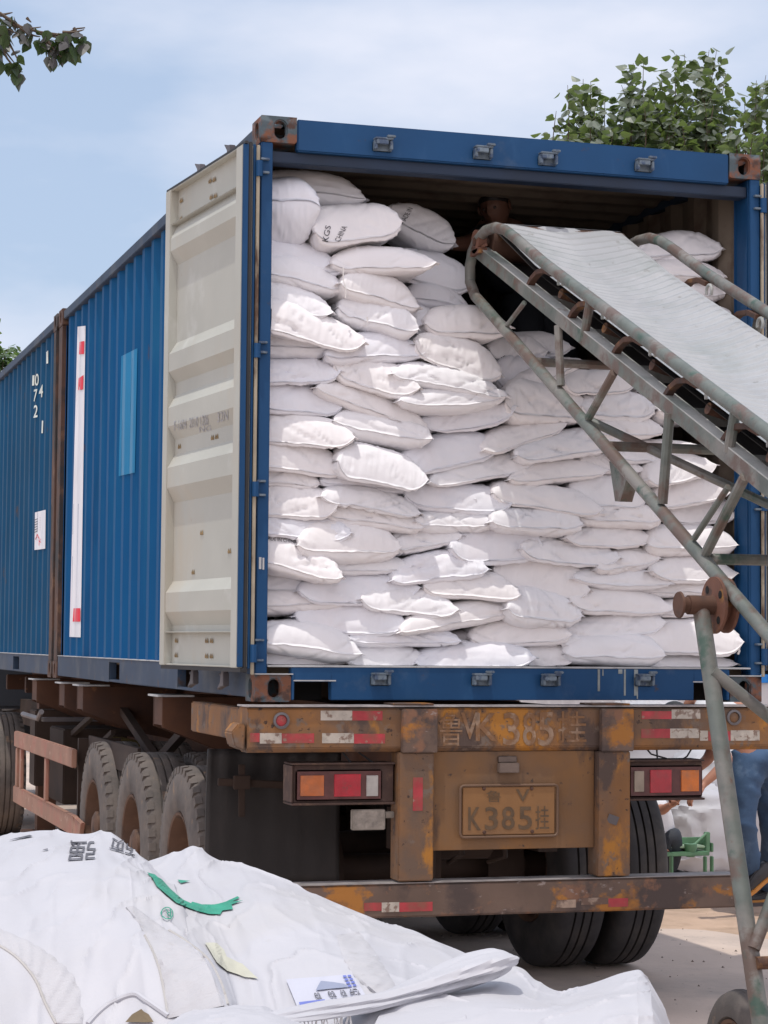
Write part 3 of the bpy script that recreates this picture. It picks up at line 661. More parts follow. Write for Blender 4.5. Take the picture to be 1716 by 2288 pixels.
# licence lamp
p = pz(1133, 1707, YB+.02); mb = MB(); mb.box(p[0]-.048, p[0]+.048, YB-.012, YB+.019, p[2]-.038, p[2]+.006); mb.box(p[0]-.046, p[0]+.046, YB+.012, YB+.0195, p[2]+.006, p[2]+.036); mb.build('plate_lamp', mat('grey_lamp_cover', (.15, .11, .09), .6, var=.2, vscale=15), TR, bevel=.006, smooth=True)
# curled scrap and tapes on the posts
mb = MB(); p = pz(1368, 1833, YB-.017); mb.bar(p+np.array([-.022, 0, .012]), p+np.array([.022, -.012, -.004]), .04, .003, (0, 1, .3)); mb.build('loose_flake', M['steel'], TR)
def tape(x0, y0, x1, y1, m, y=None, name='reflective_tape', parent=None, t=.0015):
    y = YB if y is None else y
    a = at(x0, y1, y=y); b = at(x1, y0, y=y); mb = MB(); mb.box(a[0], b[0], y-t, y-.0003, a[2], b[2]); return mb.build(name, m, parent or TR)
Z4 = lambda x, y: (500+x*.3918, 1500+y*.3918)
for x0, y0, x1, y1, m in ((552, 224, 732, 280, 'w'), (732, 226, 905, 280, 'r'), (560, 352, 742, 410, 'w'), (742, 356, 920, 412, 'r'), (205, 352, 330, 412, 'w'), (330, 354, 515, 410, 'r'), (150, 352, 204, 404, 'r')):
    tape(*Z4(x0, y0), *Z4(x1, y1), M['reflect_'+m])
Z5 = lambda x, y: (1050+x*.4014, 1500+y*.4014)
for x0, y0, x1, y1, m in ((955, 222, 1122, 266, 'r'), (1122, 212, 1282, 264, 'w'), (953, 320, 1114, 372, 'r'), (1114, 318, 1275, 372, 'w'), (1280, 330, 1324, 386, 'w'), (1325, 334, 1450, 386, 'r'), (1451, 328, 1612, 386, 'w')):
    tape(*Z5(x0, y0), *Z5(x1, y1), M['reflect_'+m])
for x0, y0, x1, y1, m in ((800, 1318, 900, 1368, 'r'), (900, 1316, 1000, 1374, 'w'), (1000, 1314, 1190, 1372, 'r')):
    tape(*Z4(x0, y0), *Z4(x1, y1), M['reflect_'+m], YB-.0105)
tape(*Z4(1078, 605), *Z4(1135, 795), M['reflect_r'], YB-.0165)
tape(*Z5(620, 1258), *Z5(770, 1300), mat('peeling_tape', (.30, .22, .17), .7, var=.3, vscale=30, layers=[((.13, .08, .06), 14, .45, .55)]), YB-.0105)
tape(*Z5(480, 1270), *Z5(590, 1318), bpy.data.materials['peeling_tape'], YB-.0105)
tape(*Z5(770, 1262), *Z5(880, 1312), M['reflect_r'], YB-.0105)
# round marker lamps
for px, py, m in ((628, 1610, M['reflect_r']), (1639, 1603, M['orange'])):
    p = pz(px, py, YB); mb = MB(); mb.lathe([(0, .036), (.010, .036), (.012, .026), (.004, .024)], p, (0, -1, 0), 28, 0); mb.lathe([(.004, .024), (.008, .016), (.009, 0)], p, (0, -1, 0), 28, 1)
    mb.build('round_marker', [M['steel'], m], TR, smooth=True)
# tail lights
def taillight(x0, y0, x1, y1, lens, left):
    a = at(x0, y1, y=YB+.02); b = at(x1, y0, y=YB+.02)
    mb = MB(); mb.box(a[0], b[0], YB+.03, YB+.16, a[2]+.006, b[2]); mb.box(a[0]-.012, b[0]+.004, YB+.005, YB+.16, b[2]+.0005, b[2]+.008); mb.box(a[0]-.012, b[0]+.004, YB+.005, YB+.16, a[2]-.004, a[2]+.0055)
    mb.box(a[0]-.012, a[0]-.006, YB+.008, YB+.16, a[2]+.006, b[2])
    o = mb.build('tail_light', M['lampbox'], TR, bevel=.004)
    hw = None
    for (lx0, ly0, lx1, ly1, m) in lens:
        p = at(lx0, ly1, y=YB+.02); q = at(lx1, ly0, y=YB+.02); mb = MB(); mb.box(p[0], q[0], YB+.012, YB+.029, p[2], q[2]); mb.build('lens', M[m], o, bevel=.012, seg=3, smooth=True)
    lo = min(l[0] for l in lens)-6; hi = max(l[2] for l in lens)+6; p = at(lo, max(l[3] for l in lens)+6, y=YB+.02); q = at(hi, min(l[1] for l in lens)-6, y=YB+.02)
    mb = MB(); mb.box(p[0], q[0], YB+.018, YB+.0295, p[2], q[2]); mb.build('lens_surround', mat('dark_red_surround', (.09, .03, .028), .5, var=.3, vscale=20), o, bevel=.008)
    return o
L = [(*Z4(425, 583), *Z4(580, 722), 'lens_od'), (*Z4(618, 575), *Z4(790, 725), 'lens_r'), (*Z4(802, 583), *Z4(888, 722), 'lens_w')]
taillight(*Z4(398, 530), *Z4(972, 760), L, True)
L = [(*Z5(903, 545), *Z5(975, 680), 'lens_tan'), (*Z5(992, 538), *Z5(1128, 686), 'lens_r'), (*Z5(1165, 540), *Z5(1280, 678), 'lens_o')]
taillight(*Z5(893, 500), *Z5(1298, 715), L, False)
# wires above the right lamp
for pts in ([(1467, 1668), (1469, 1700)], [(1546, 1672), (1535, 1690), (1520, 1700)], [(1440, 1668), (1455, 1685), (1490, 1695)], [(765, 1680), (790, 1712)], [(800, 1680), (842, 1710)]):
    mb = MB(); mb.tube([at(*p, y=YB+.06) for p in pts], .004, 6); mb.build('wire', M['gasket'], TR)
# reversing lamp
a = at(*Z4(725, 905), y=YB+.05); b = at(*Z4(915, 785), y=YB+.05); mb = MB(); mb.box(a[0], b[0], YB+.03, YB+.06, a[2], b[2]); mb.box(b[0], .617, YB+.04, YB+.05, b[2]-.04, b[2]-.01); mb.build('reversing_lamp', mat('dirty_white_lamp', (.26, .23, .20), .5, var=.3, vscale=40, bump=.003, bscale=70), TR, bevel=.004)
# --- chassis
mb = MB()
for x in (.72, 1.66):
    mb.box(x-.012, x+.012, .05, 12.3, .98, 1.40); mb.box(x-.07, x+.07, .05, 12.3, 1.385, 1.40); mb.box(x-.07, x+.07, .05, 12.3, .98, .996)
mb.build('main_beam', M['frame_brown'], TR)
for y in (.35, 1.1, 2.4, 3.7, 5.0, 5.9, 6.3, 7.4, 8.6, 9.9, 11.2): mb = MB(); mb.box(.32, 2.12, y-.05, y+.05, 1.24 if y > .3 else 1.2, 1.38); mb.build('cross_beam', M['frame_brown'], TR, bevel=.006)
# outriggers with pale tops
for y in (2.35, 5.02, 5.82, 7.2):
    mb = MB(); mb.prism([(.03, y-.12, 1.40), (.03, y-.12, 1.24), (.40, y-.12, 1.10), (.65, y-.12, 1.05), (.65, y-.12, 1.40)], (0, .012, 0)); mb.prism([(.03, y+.12, 1.40), (.03, y+.12, 1.24), (.40, y+.12, 1.10), (.65, y+.12, 1.05), (.65, y+.12, 1.40)], (0, .012, 0))
    mb.box(.03, .07, y-.105, y+.105, 1.25, 1.40); mb.build('outrigger', M['frame_brown'], TR)
    mb = MB(); mb.box(.0, .20, y-.14, y+.14, 1.402, 1.412); mb.build('twist_lock_pad', M['dust'], TR)
# left side longeron near the rear
mb = MB(); mb.box(-.02, .05, .04, 1.25, 1.26, 1.405); mb.build('corner_bracket', M['orange'], TR, bevel=.006)
# V braces below the container
mb = MB(); mb.bar((.30, 4.9, 1.24), (.30, 3.75, .98), .05, .05); mb.bar((.30, 2.75, 1.24), (.30, 3.7, .98), .05, .05); mb.bar((.25, 6.9, .98), (.25, 5.4, 1.26), .035, .035); mb.bar((.2, 6.2, .8), (.25, 5.0, 1.1), .03, .03); mb.build('diagonal_brace', M['frame_dark'], TR)
# axles and suspension
for y in (1.62, 2.95, 4.28):
    mb = MB(); mb.tube([(.3, y, .54), (2.14, y, .54)], .07, 16)
    mb.lathe([(-.1, .19), (.1, .19)], (.72, y, .54), (1, 0, 0), 20); mb.lathe([(-.1, .19), (.1, .19)], (1.7, y, .54), (1, 0, 0), 20)
    mb.build('axle', M['frame_dark'], TR, smooth=True)
    mb = MB()
    for x in (.62, 1.76):
        for k in range(6): mb.box(x-.045, x+.045, y-.5+k*.06, y+.5-k*.06, .66+k*.016, .674+k*.016)
        mb.box(x-.05, x+.05, y-.62, y-.52, .66, 1.0)
    mb.build('leaf_spring', M['frame_dark'], TR)
mb = MB(); mb.lathe([(-.16, .1), (-.14, .14), (.14, .14), (.16, .1)], (1.2, .75, .80), (1, 0, 0), 20); mb.box(1.0, 1.03, .5, .9, .6, 1.0); mb.box(.9, 1.5, .9, .96, .7, .9); mb.tube([(1.05, .4, .9), (1.1, .4, .72), (1.1, .6, .66)], .012, 8); mb.tube([(1.3, .4, .9), (1.32, .42, .70), (1.3, .6, .66)], .012, 8); mb.build('air_tank', M['frame_dark'], TR, smooth=True)
# wheels
def tyre_profile(R, w):
    h = w/2; p = [(-h+.03, R*.545), (-h+.004, R*.60), (-h, R*.74), (-h+.006, R*.88), (-h+.02, R*.955), (-h+.035, R*.985), (-h+.05, R*.995)]
    gx = np.linspace(-h+.05, h-.05, 5)
    for i in range(4):
        a, b = gx[i], gx[i+1]; m_ = (a+b)/2
        if i > 0: p += [(a-.006, R), (a-.004, R-.014), (a+.004, R-.014), (a+.006, R)]
        p.append((m_, R+.001))
    p += [(-t, r) for t, r in p[6::-1]]
    return p
def make_wheel(name, loc, R, w, tm, side):
    o = bpy.data.objects.new(name, None); COL.objects.link(o); o.location = loc
    mb = MB(); mb.lathe(tyre_profile(R, w), loc, (1, 0, 0), 72)
    # shoulder lugs
    h = w/2; nl = 44
    for sgn in ((-1, 1) if tm == 'tyre' and R > .4 else ()):
        for k in range(nl):
            a = 2*math.pi*k/nl; c, s_ = math.cos(a), math.sin(a); c2, s2 = math.cos(a+.085), math.sin(a+.085)
            q = lambda t, r, cc, ss: (loc[0]+t, loc[1]+r*cc, loc[2]+r*ss)
            t0, t1 = sgn*(h-.012), sgn*(h-.05)
            v = [q(t0, R*.93, c, s_), q(t0, R*.93, c2, s2), q(t0*.985, R*.992, c2, s2), q(t0*.985, R*.992, c, s_), q(t1, R*1.003, c, s_), q(t1, R*1.003, c2, s2)]
            mb.add(v, [(0, 1, 2, 3), (3, 2, 5, 4), (0, 3, 4), (1, 5, 2)])
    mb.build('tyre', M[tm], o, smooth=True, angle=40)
    mb = MB(); r0 = R*.56; s = side
    mb.lathe([(s*(h-.028), r0+.004), (s*(h-.008), r0), (s*(h-.012), r0-.014), (s*(h-.06), r0-.03), (s*(h-.14), r0-.045), (s*(h-.15), R*.33), (s*(h-.125), R*.30), (s*(h-.125), R*.21), (s*(h-.03), R*.19), (s*(h-.015), R*.14), (s*(h-.01), 0)], loc, (1, 0, 0), 40)
    mb.lathe([(-s*(h-.028), r0+.004), (-s*(h-.008), r0), (-s*(h-.03), r0-.03), (-s*.02, r0-.04), (-s*.0, 0)], loc, (1, 0, 0), 40)
    for k in range(10):
        a = 2*math.pi*k/10; c = Vector((loc[0]+s*(h-.125), loc[1]+R*.255*math.cos(a), loc[2]+R*.255*math.sin(a))); mb.lathe([(0, .015), (s*.03, .015), (s*.034, .009), (s*.034, 0)], c, (1, 0, 0), 6)
    mb.build('rim', M['rim'], o, smooth=True)
    return o
R = .535
proto = {}
for i, y in enumerate((1.62, 2.95, 4.28)):
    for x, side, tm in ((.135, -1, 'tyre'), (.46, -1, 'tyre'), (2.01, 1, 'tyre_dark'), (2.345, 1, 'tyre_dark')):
        key = (side, tm)
        if key not in proto:
            wobj = make_wheel('wheel', (x, y, R), R, .285, tm, side); proto[key] = wobj
            for c in children(wobj):
                pass
            base = wobj
        else:
            base = copy_tree(proto[key])
        base.parent = TR; base.location = Vector((x, y, R))-Vector(TR.location)
# mud flaps
def flap(x0, x1, y, z0, z1, name='mud_flap', bend=.03):
    n = 30; m = 16; U, V = np.meshgrid(np.linspace(0, 1, n), np.linspace(0, 1, m), indexing='ij')
    X = x0+(x1-x0)*U; Zz = z0+(z1-z0)*V; Y = y+bend*np.sin(V*2.2)+.012*np.abs(np.sin(U*np.pi*6+.4*np.sin(U*9)))*np.clip((V-.55)*3, .15, 1)-.05*V
    P = np.stack([X, Y, Zz], 2); o = grid_mesh(name, P, M['flap'], TR); sol = o.modifiers.new('s', 'SOLIDIFY'); sol.thickness = .012
    return o
pL0 = at(459, 1800, y=.95)[0]; pL1 = at(758, 1800, y=.95)[0]
flap(pL0, pL1, .95, at(600, 1974, y=.95)[2], at(600, 1672, y=.95)[2])
pR0 = at(1395, 1800, y=1.0)[0]; pR1 = at(1512, 1900, y=1.0)[0]

fl = [o for o in bpy.data.objects if o.name.startswith('mud_flap')]
mb = MB(); a = at(487, 1747, y=.86); b = at(655, 1755, y=.86); mb.bar(a, b, .02, .035); c = at(540, 1708, y=.85); d_ = at(540, 1825, y=.85); mb.bar(c, d_, .03, .02, (0, 1, 0)); mb.box(c[0]-.04, c[0]+.04, .83, .855, a[2]-.035, a[2]+.03); mb.build('flap_bracket', M['frame_dark'], TR, bevel=.003)
# side guard
mb = MB()
P0 = lambda px, py: at(px, py, x=-.02)
tl, tr_, br, bl = P0(36, 1633), P0(166, 1668), P0(165, 1822), P0(33, 1778)
zt0, zt1 = P0(36, 1633)[2], P0(36, 1668)[2]; za0, za1 = P0(34, 1755)[2], P0(34, 1792)[2]
y0g, y1g = P0(166, 1668)[1], P0(36, 1633)[1]
mb.box(-.035, .0, y0g, y1g, zt1, zt0); mb.box(-.035, .0, y0g-.1, y1g, za1, za0)
for px in (39, 48, 104): y = at(px, 1700, x=-.02)[1]; mb.box(-.03, -.005, y-.05, y+.05, za0, zt1)
mb.prism([(-.035, y0g-.1, za0), (-.035, y0g-.42, za0-.02), (-.035, y0g-.28, za1-.10), (-.035, y0g-.1, za1)], (.03, 0, 0))
mb.build('side_guard', M['guard'], TR, bevel=.006)
# dark plates, landing gear, spare tyre, fuel tank beyond
mb = MB(); mb.box(.02, .30, 4.98, 5.02, .40, 1.06); mb.box(.08, .10, 3.2, 4.95, .92, 1.08); mb.build('mud_guard', M['frame_dark'], TR)
for x in (.25, 2.0): mb = MB(); mb.box(x, x+.15, 8.5, 8.65, .15, 1.2); mb.box(x-.1, x+.25, 8.4, 8.75, .12, .1495); mb.build('landing_leg', M['frame_brown'], TR, bevel=.005)
mb = MB()
for k in range(9): mb.lathe([(-.03, .25), (.0, .28), (.03, .25)], (.55, 6.1+k*.062, .72), (0, 1, 0), 20)
mb.build('ribbed_hose_coil', mat('olive_hose', (.09, .07, .02), .7, var=.3), TR, smooth=True)
mb = MB(); mb.box(.18, .7, 6.7, 7.4, .5, 1.05); mb.build('tool_box', M['frame_dark'], TR, bevel=.01); mb = MB(); mb.tube([(.15, 5.3, .95), (.12, 5.3, .6), (.2, 5.5, .5), (.3, 5.9, .5)], .02, 8); mb.build('air_hose', M['frame_dark'], TR, smooth=True)
mb = MB(); mb.box(.15, .9, 8.0, 8.3, .55, 1.15); mb.build('battery_box', M['frame_dark'], TR, bevel=.01)
mb = MB(); mb.box(.05, .55, 6.85, 6.95, 1.10, 1.13); mb.tube([(0, 6.6, 1.18), (.02, 6.9, 1.12), (.0, 7.6, 1.13)], .02, 8); mb.build('cable_loop', M['steel'], TR)

# tractor unit beyond the left edge
TC = empty('truck_tractor', 'dark truck tractor coupled ahead of the trailer, its rear wheel at the left edge', 'truck', (1.2, 11, 0))
mb = MB(); mb.box(.7, .78, 9.0, 15.2, .85, 1.1); mb.box(1.62, 1.7, 9.0, 15.2, .85, 1.1); mb.box(.5, 1.9, 9.2, 9.3, .8, 1.05); mb.build('frame', M['frame_dark'], TC)
mb = MB(); mb.prism([(0, 13.1, 1.0), (0, 13.1, 3.4), (0, 13.5, 3.7), (0, 14.6, 3.5), (0, 15.3, 2.3), (0, 15.4, .6), (0, 14.9, .6), (0, 14.8, .95), (0, 13.9, .95)], (2.4, 0, 0)); mb.build('cab', mat('cab_paint', (.03, .035, .045), .4), TC, bevel=.03)
for y in (9.95, 11.3, 14.35):
    for x, s in ((.15, -1), (2.29, 1)):
        b_ = copy_tree(proto[(-1, 'tyre')] if s < 0 else proto[(1, 'tyre_dark')]); b_.parent = TC; b_.location = Vector((x, y, R))-Vector(TC.location)
# ================================================================ sacks
ZA = lambda x, y: (560+x*.3617, 250+y*.3617)
ZB = lambda x, y: (560+x*.3617, 850+y*.3617)
ZC = lambda x, y: (1100+x*.3713, 850+y*.3713)
ZD = lambda x, y: (1050+x*.4014, 250+y*.4014)
ZF = {'A': (ZA, .3617), 'B': (ZB, .3617), 'C': (ZC, .3713), 'D': (ZD, .4014)}
# zone, left end x,y, right end x,y, thickness, bow(+ up), depth of the front edge, look: t taper r rounded e end-on p protruding/creased
SACKS = [
 ('A', 60, 440, 715, 490, 225, 30, .22, 't'), ('A', 70, 585, 418, 590, 440, 0, .04, 'e'), ('A', 395, 715, 930, 640, 290, 10, .06, 'r'), ('A', 860, 590, 1260, 800, 260, 0, .50, 't'),
 ('A', 60, 800, 575, 955, 200, 30, .10, 't'), ('A', 515, 915, 1130, 915, 195, 30, .05, 't'), ('A', 60, 925, 567, 1055, 215, 30, .06, 'r'), ('A', 860, 900, 1372, 1020, 260, 30, .34, 'r'),
 ('A', 560, 1030, 1057, 1160, 240, 35, .06, 't'), ('A', 60, 1050, 508, 1205, 185, 25, .04, 't'), ('A', 960, 1110, 1360, 1180, 200, 30, .30, 't'), ('A', 60, 1205, 712, 1400, 220, 15, -.01, 'p'),
 ('A', 560, 1190, 1027, 1320, 235, 35, .06, 'r'), ('A', 990, 1230, 1225, 1350, 200, 10, .16, 'r'), ('A', 1090, 1285, 1600, 1305, 240, 20, .10, 't'), ('A', 50, 1400, 485, 1420, 240, 15, .07, 'r'),
 ('A', 460, 1475, 1077, 1450, 230, 30, .05, 't'), ('A', 1030, 1400, 1552, 1590, 240, 20, .07, 'p'), ('A', 1480, 1440, 1830, 1450, 180, 20, .26, 't'), ('A', 50, 1610, 553, 1585, 185, 5, .04, 'p'),
 ('A', 538, 1540, 1032, 1690, 225, -10, .03, 'p'), ('A', 895, 1590, 1582, 1725, 180, 35, .02, 'p'), ('A', 50, 1745, 572, 1790, 205, 20, .05, 'r'), ('A', 420, 1680, 1105, 1930, 190, 15, .05, 't'),
 ('A', 925, 1780, 1592, 1745, 185, -12, .01, 't'), ('A', 1520, 1600, 1930, 1640, 290, 20, .20, 'r'),
 ('B', 50, 270, 630, 330, 200, 20, .02, 'p'), ('B', 530, 235, 1117, 345, 220, 0, .03, 'r'), ('B', 1062, 250, 1625, 160, 190, -25, .08, 't'), ('B', 50, 430, 577, 510, 220, 30, .03, 'r'),
 ('B', 548, 465, 1092, 580, 250, 35, -.02, 'r'), ('B', 925, 505, 1550, 365, 225, 15, .06, 't'), ('B', 50, 575, 430, 600, 155, 15, .06, 'p'), ('B', 1105, 600, 1760, 480, 185, 15, .07, 't'),
 ('B', 430, 600, 1135, 650, 150, 5, .09, 't'), ('B', 50, 720, 533, 755, 215, 10, .03, 'p'), ('B', 445, 685, 1058, 790, 160, 30, .03, 'p'), ('B', 975, 700, 1600, 750, 205, 5, .06, 'r'),
 ('B', 480, 800, 1065, 880, 185, 25, .06, 'p'), ('B', 1030, 860, 1500, 870, 185, 5, .05, 'p'), ('B', 50, 860, 618, 935, 180, -5, .02, 'p'), ('B', 295, 1000, 932, 1010, 275, 15, .02, 'r'),
 ('B', 870, 1010, 1295, 945, 165, 5, .08, 'p'), ('B', 1240, 1020, 1800, 1000, 250, 5, .05, 'r'), ('B', 50, 1020, 562, 1190, 230, 20, -.02, 'p'), ('B', 480, 1130, 995, 1135, 150, 0, .07, 't'),
 ('B', 885, 1195, 1457, 1130, 200, 35, .03, 'p'), ('B', 1090, 1240, 1652, 1285, 215, 20, .02, 'r'), ('B', 50, 1225, 600, 1250, 130, 0, .10, 't'), ('B', 300, 1280, 1042, 1260, 185, -15, .05, 't'),
 ('B', 50, 1370, 610, 1345, 195, 5, .06, 't'), ('B', 700, 1335, 1272, 1400, 200, 25, .02, 'p'), ('B', 290, 1440, 947, 1480, 205, 5, .05, 't'), ('B', 925, 1520, 1645, 1400, 180, 10, .02, 't'),
 ('B', 50, 1570, 690, 1655, 235, 35, .0, 't'), ('B', 620, 1580, 1290, 1590, 145, 5, .04, 'p'), ('B', 50, 1722, 650, 1725, 105, 0, .08, 't'), ('B', 590, 1695, 1085, 1700, 155, 5, .05, 't'),
 ('B', 1035, 1730, 1745, 1690, 185, 30, .01, 't'), ('B', 1180, 1640, 1720, 1640, 190, 10, .12, 't'),
 ('C', 80, 120, 590, 150, 290, 20, .08, 'p'), ('C', 555, 140, 970, 160, 225, 15, .08, 'p'), ('C', 640, 275, 1030, 275, 185, 10, .06, 't'), ('C', -60, 400, 447, 235, 150, 10, .07, 't'),
 ('C', 150, 440, 775, 340, 185, 20, .05, 'p'), ('C', 110, 575, 700, 520, 165, 20, .07, 't'), ('C', 880, 378, 1250, 388, 80, 0, .09, 't'), ('C', 750, 430, 1210, 450, 130, 0, .10, 'r'),
 ('C', 530, 478, 910, 515, 140, 0, .12, 't'), ('C', 930, 570, 1350, 480, 180, 10, .05, 't'), ('C', 490, 645, 930, 680, 220, 20, .08, 't'), ('C', 20, 655, 660, 750, 170, 25, .03, 'r'),
 ('C', 990, 700, 1430, 620, 200, 5, .08, 't'), ('C', -100, 690, 85, 740, 180, 10, .09, 'r'), ('C', 540, 800, 1020, 815, 180, 10, .06, 'p'), ('C', 1070, 790, 1450, 760, 190, 10, .14, 't'), ('C', 0, 835, 552, 855, 195, 10, .0, 'p'),
 ('C', 440, 930, 975, 932, 145, -5, .06, 't'), ('C', 950, 965, 1475, 965, 225, 10, .05, 'r'), ('C', 180, 1000, 775, 1050, 175, 5, .04, 'p'), ('C', 30, 1100, 580, 1220, 290, 40, .07, 't'),
 ('C', 630, 1115, 1015, 1055, 170, 0, .06, 'p'), ('C', 500, 1170, 1080, 1200, 165, -15, .05, 't'), ('C', 960, 1130, 1485, 1145, 185, 10, .05, 't'), ('C', 860, 1250, 1400, 1245, 130, 10, .09, 't'),
 ('C', 95, 1355, 548, 1395, 255, 10, .0, 'p'), ('C', 480, 1315, 1095, 1345, 180, 15, .04, 't'), ('C', 990, 1375, 1500, 1355, 135, 0, .08, 't'), ('C', 400, 1540, 1040, 1430, 165, 15, .05, 'p'),
 ('C', 910, 1535, 1488, 1550, 225, 20, .02, 'r'), ('C', 190, 1650, 490, 1640, 145, 5, .05, 't'), ('C', 460, 1620, 1022, 1630, 215, 10, .0, 'r'), ('C', 900, 1690, 1475, 1682, 100, 5, .05, 't'),
 ('C', -110, 1540, 465, 1515, 190, 15, .05, 'r'),
 ('D', 110, 1290, 560, 1290, 150, 15, .28, 't'), ('D', 200, 1590, 620, 1370, 150, 10, .14, 't'), ('D', 530, 1500, 930, 1480, 150, 10, .10, 't'),
 ('D', 900, 755, 1400, 735, 195, 25, .22, 'p'), ('D', 980, 870, 1432, 890, 150, 15, .18, 't'), ('D', 1160, 1005, 1485, 985, 150, 10, .20, 't'),
 ('D', 1060, 1130, 1480, 1120, 150, 5, .16, 't'), ('D', 1060, 1270, 1480, 1260, 150, 5, .14, 't'), ('D', 1000, 1400, 1470, 1390, 150, 5, .12, 't'), ('D', 960, 1530, 1470, 1520, 150, 5, .10, 't'), ('D', 1040, 1660, 1480, 1640, 150, 5, .09, 'r'),
]
def make_sack(i, S):
    zf, lx, ly, rx, ry, T, bow, yf, look = S
    Z, sc = ZF[zf]
    yf = yf+.035
    Lp = at(*Z(lx, ly), y=yf); Rp = at(*Z(rx, ry), y=yf)
    if Lp[0] < .058: Lp[0] = -.03
    if Rp[0] > W_-.058: Rp[0] = W_-.03
    dep = (yf-CAM[1])*.985
    k = sc*dep/F_PX; T = T*k*1.09; bow = bow*k
    a = np.linalg.norm((Rp-Lp)[[0, 2]])/2*1.02; e1 = (Rp-Lp)/np.linalg.norm(Rp-Lp); e3 = np.array([-e1[2], 0, e1[0]]); e2 = np.array([0, 1., 0])
    D = rng.uniform(.42, .56) if look != 'e' else .8
    if zf == 'A' and i == 3: D = .3
    c = (Lp+Rp)/2+e2*D/2
    nu, nv = 76, 34
    s = np.linspace(-1, 1, nu); u = np.sign(s)*(1-(1-np.abs(s))**1.55)
    q = np.linspace(0, 1, nv); v = -1+2*q**2.2
    v[-1] = 1
    U, V = np.meshgrid(u, v, indexing='ij')
    pu, qu = {'t': (3.2, .55), 'r': (5.0, .47), 'e': (6, .5), 'p': (4.0, .5)}[look]
    pu *= rng.uniform(.85, 1.15); asym = rng.uniform(-.18, .18); seam = rng.uniform(-.50, -.14) if look != 'e' else .1
    tu = np.clip(1-np.abs(U)**pu, 0, 1)**qu*(1+asym*U); tv = np.clip(1-np.abs(V)**5.5, 0, 1)**.5
    sd_ = i*7+3
    lump = 1+.34*fbm(U*1.7+5, V*1.3+5, sd_, 2)
    out = []
    yaw = rng.uniform(-.03, .03); drop = rng.uniform(.0, .02)
    cre = [(rng.uniform(-.75, .75), rng.uniform(-.4, .4), rng.uniform(-1.2, 1.2), rng.uniform(.15, .45)) for _ in range(7 if look == 'p' else 4)]
    amp = 1.2 if look in 'pe' else .85
    for sg in (1, -1):
        th = T/2*tu*tv*lump
        X = a*U*(1-.030*(1-V**2)); Y = D/2*V*(1-.05*(1-np.abs(U)**2)*(V < 0))+yaw*U
        X = X + .010*fbm(V*5, U*2, sd_+9)*np.abs(U)**4
        mid = bow*(1-U**2)-bow*.5+seam*T*np.clip(-V, 0, 1)**9*(1-np.abs(U)**6) - drop*U**6
        wav = .011*fbm(U*3.3, 0*V, sd_+4, 2)*np.clip(-V, 0, 1)**3
        Zz = mid+wav+sg*th
        # creases
        w = np.exp(-(1+V)/.30)*ridge(U*8.5+fbm(U*3, V*3, sd_)*2, V*1.2+sg*3, sd_+1)**6*.0034*amp
        w2 = np.exp(-(1-np.abs(U))/.20)*ridge(V*4+2, U*1.6+sg*5+Zz*26, sd_+2)**5*.0115*amp
        w3 = fbm(X*19, Zz*24+V*2.5, sd_+5, 3)*.0030*amp+(ridge(X*16+Zz*22+fbm(X*6, Zz*6, sd_)*2, X*5-Zz*14, sd_+6)**9)*.0040*amp
        w4 = 0
        for (cu, cv, cs, cw) in cre:
            dd = (Zz/max(T, .1)-cv)-cs*(U-cu); w4 = w4-.0100*amp*np.exp(-(dd/.035)**2)*np.exp(-((U-cu)/cw)**2)*np.exp(-(1+V)/.6)
        disp = (w+w2+w3+w4)*np.clip(th/(T*.12), 0, 1)
        P = np.stack([X, Y, Zz], 2)
        gu = np.gradient(P, axis=0); gv = np.gradient(P, axis=1); nn = np.cross(gu, gv)*sg; nn /= np.linalg.norm(nn, axis=2, keepdims=True)+1e-9
        P = P+nn*disp[..., None]; out.append(P)
    # share the border
    A, Bm = out; msk = np.zeros((nu, nv), bool); msk[0] = msk[-1] = True; msk[:, 0] = msk[:, -1] = True
    avg = (A+Bm)/2; A[msk] = avg[msk]; Bm[msk] = avg[msk]
    verts = [A.reshape(-1, 3), Bm.reshape(-1, 3)]; n0 = nu*nv
    def gf(off, flip): return [((off+ii*nv+jj, off+(ii+1)*nv+jj, off+(ii+1)*nv+jj+1, off+ii*nv+jj+1) if not flip else (off+ii*nv+jj, off+ii*nv+jj+1, off+(ii+1)*nv+jj+1, off+(ii+1)*nv+jj)) for ii in range(nu-1) for jj in range(nv-1)]
    F = gf(0, False)+gf(n0, True)
    # sewn hem along the front and both mouths
    per = [(0, jj) for jj in range(nv-1, 0, -1)]+[(ii, 0) for ii in range(nu)]+[(nu-1, jj) for jj in range(1, nv)]
    lip = []; 
    for (ii, jj) in per:
        p = A[ii, jj]; o = np.array([-1., 0, 0]) if ii == 0 and jj > 0 else (np.array([1., 0, 0]) if ii == nu-1 and jj > 0 else np.array([0, -1., 0]))
        wl = (.007 if jj == 0 else (.010 if look in 're' else .020))*(1+.8*fbm(np.array(p[0]*30), np.array(p[1]*30), sd_).item())
        lip.append(p+o*wl+np.array([0, 0, -wl*.45+.010*fbm(np.array(p[0]*22), np.array(p[1]*22+3), sd_+3).item()]))
    lo = 2*n0; verts.append(np.array(lip)); 
    for k_ in range(len(per)-1):
        a0 = per[k_][0]*nv+per[k_][1]; a1 = per[k_+1][0]*nv+per[k_+1][1]; F.append((a0, lo+k_, lo+k_+1, a1))
    Vt = np.concatenate(verts); Wd = c+Vt[:, :1]*e1+Vt[:, 1:2]*e2+Vt[:, 2:3]*e3
    Wd[:, 0] = np.clip(Wd[:, 0], .056, W_-.056); Wd[:, 2] = np.maximum(Wd[:, 2], B+.1595)
    mb = MB(); mb.v = Wd.tolist(); mb.f = F; mb.mi = [0]*len(F)
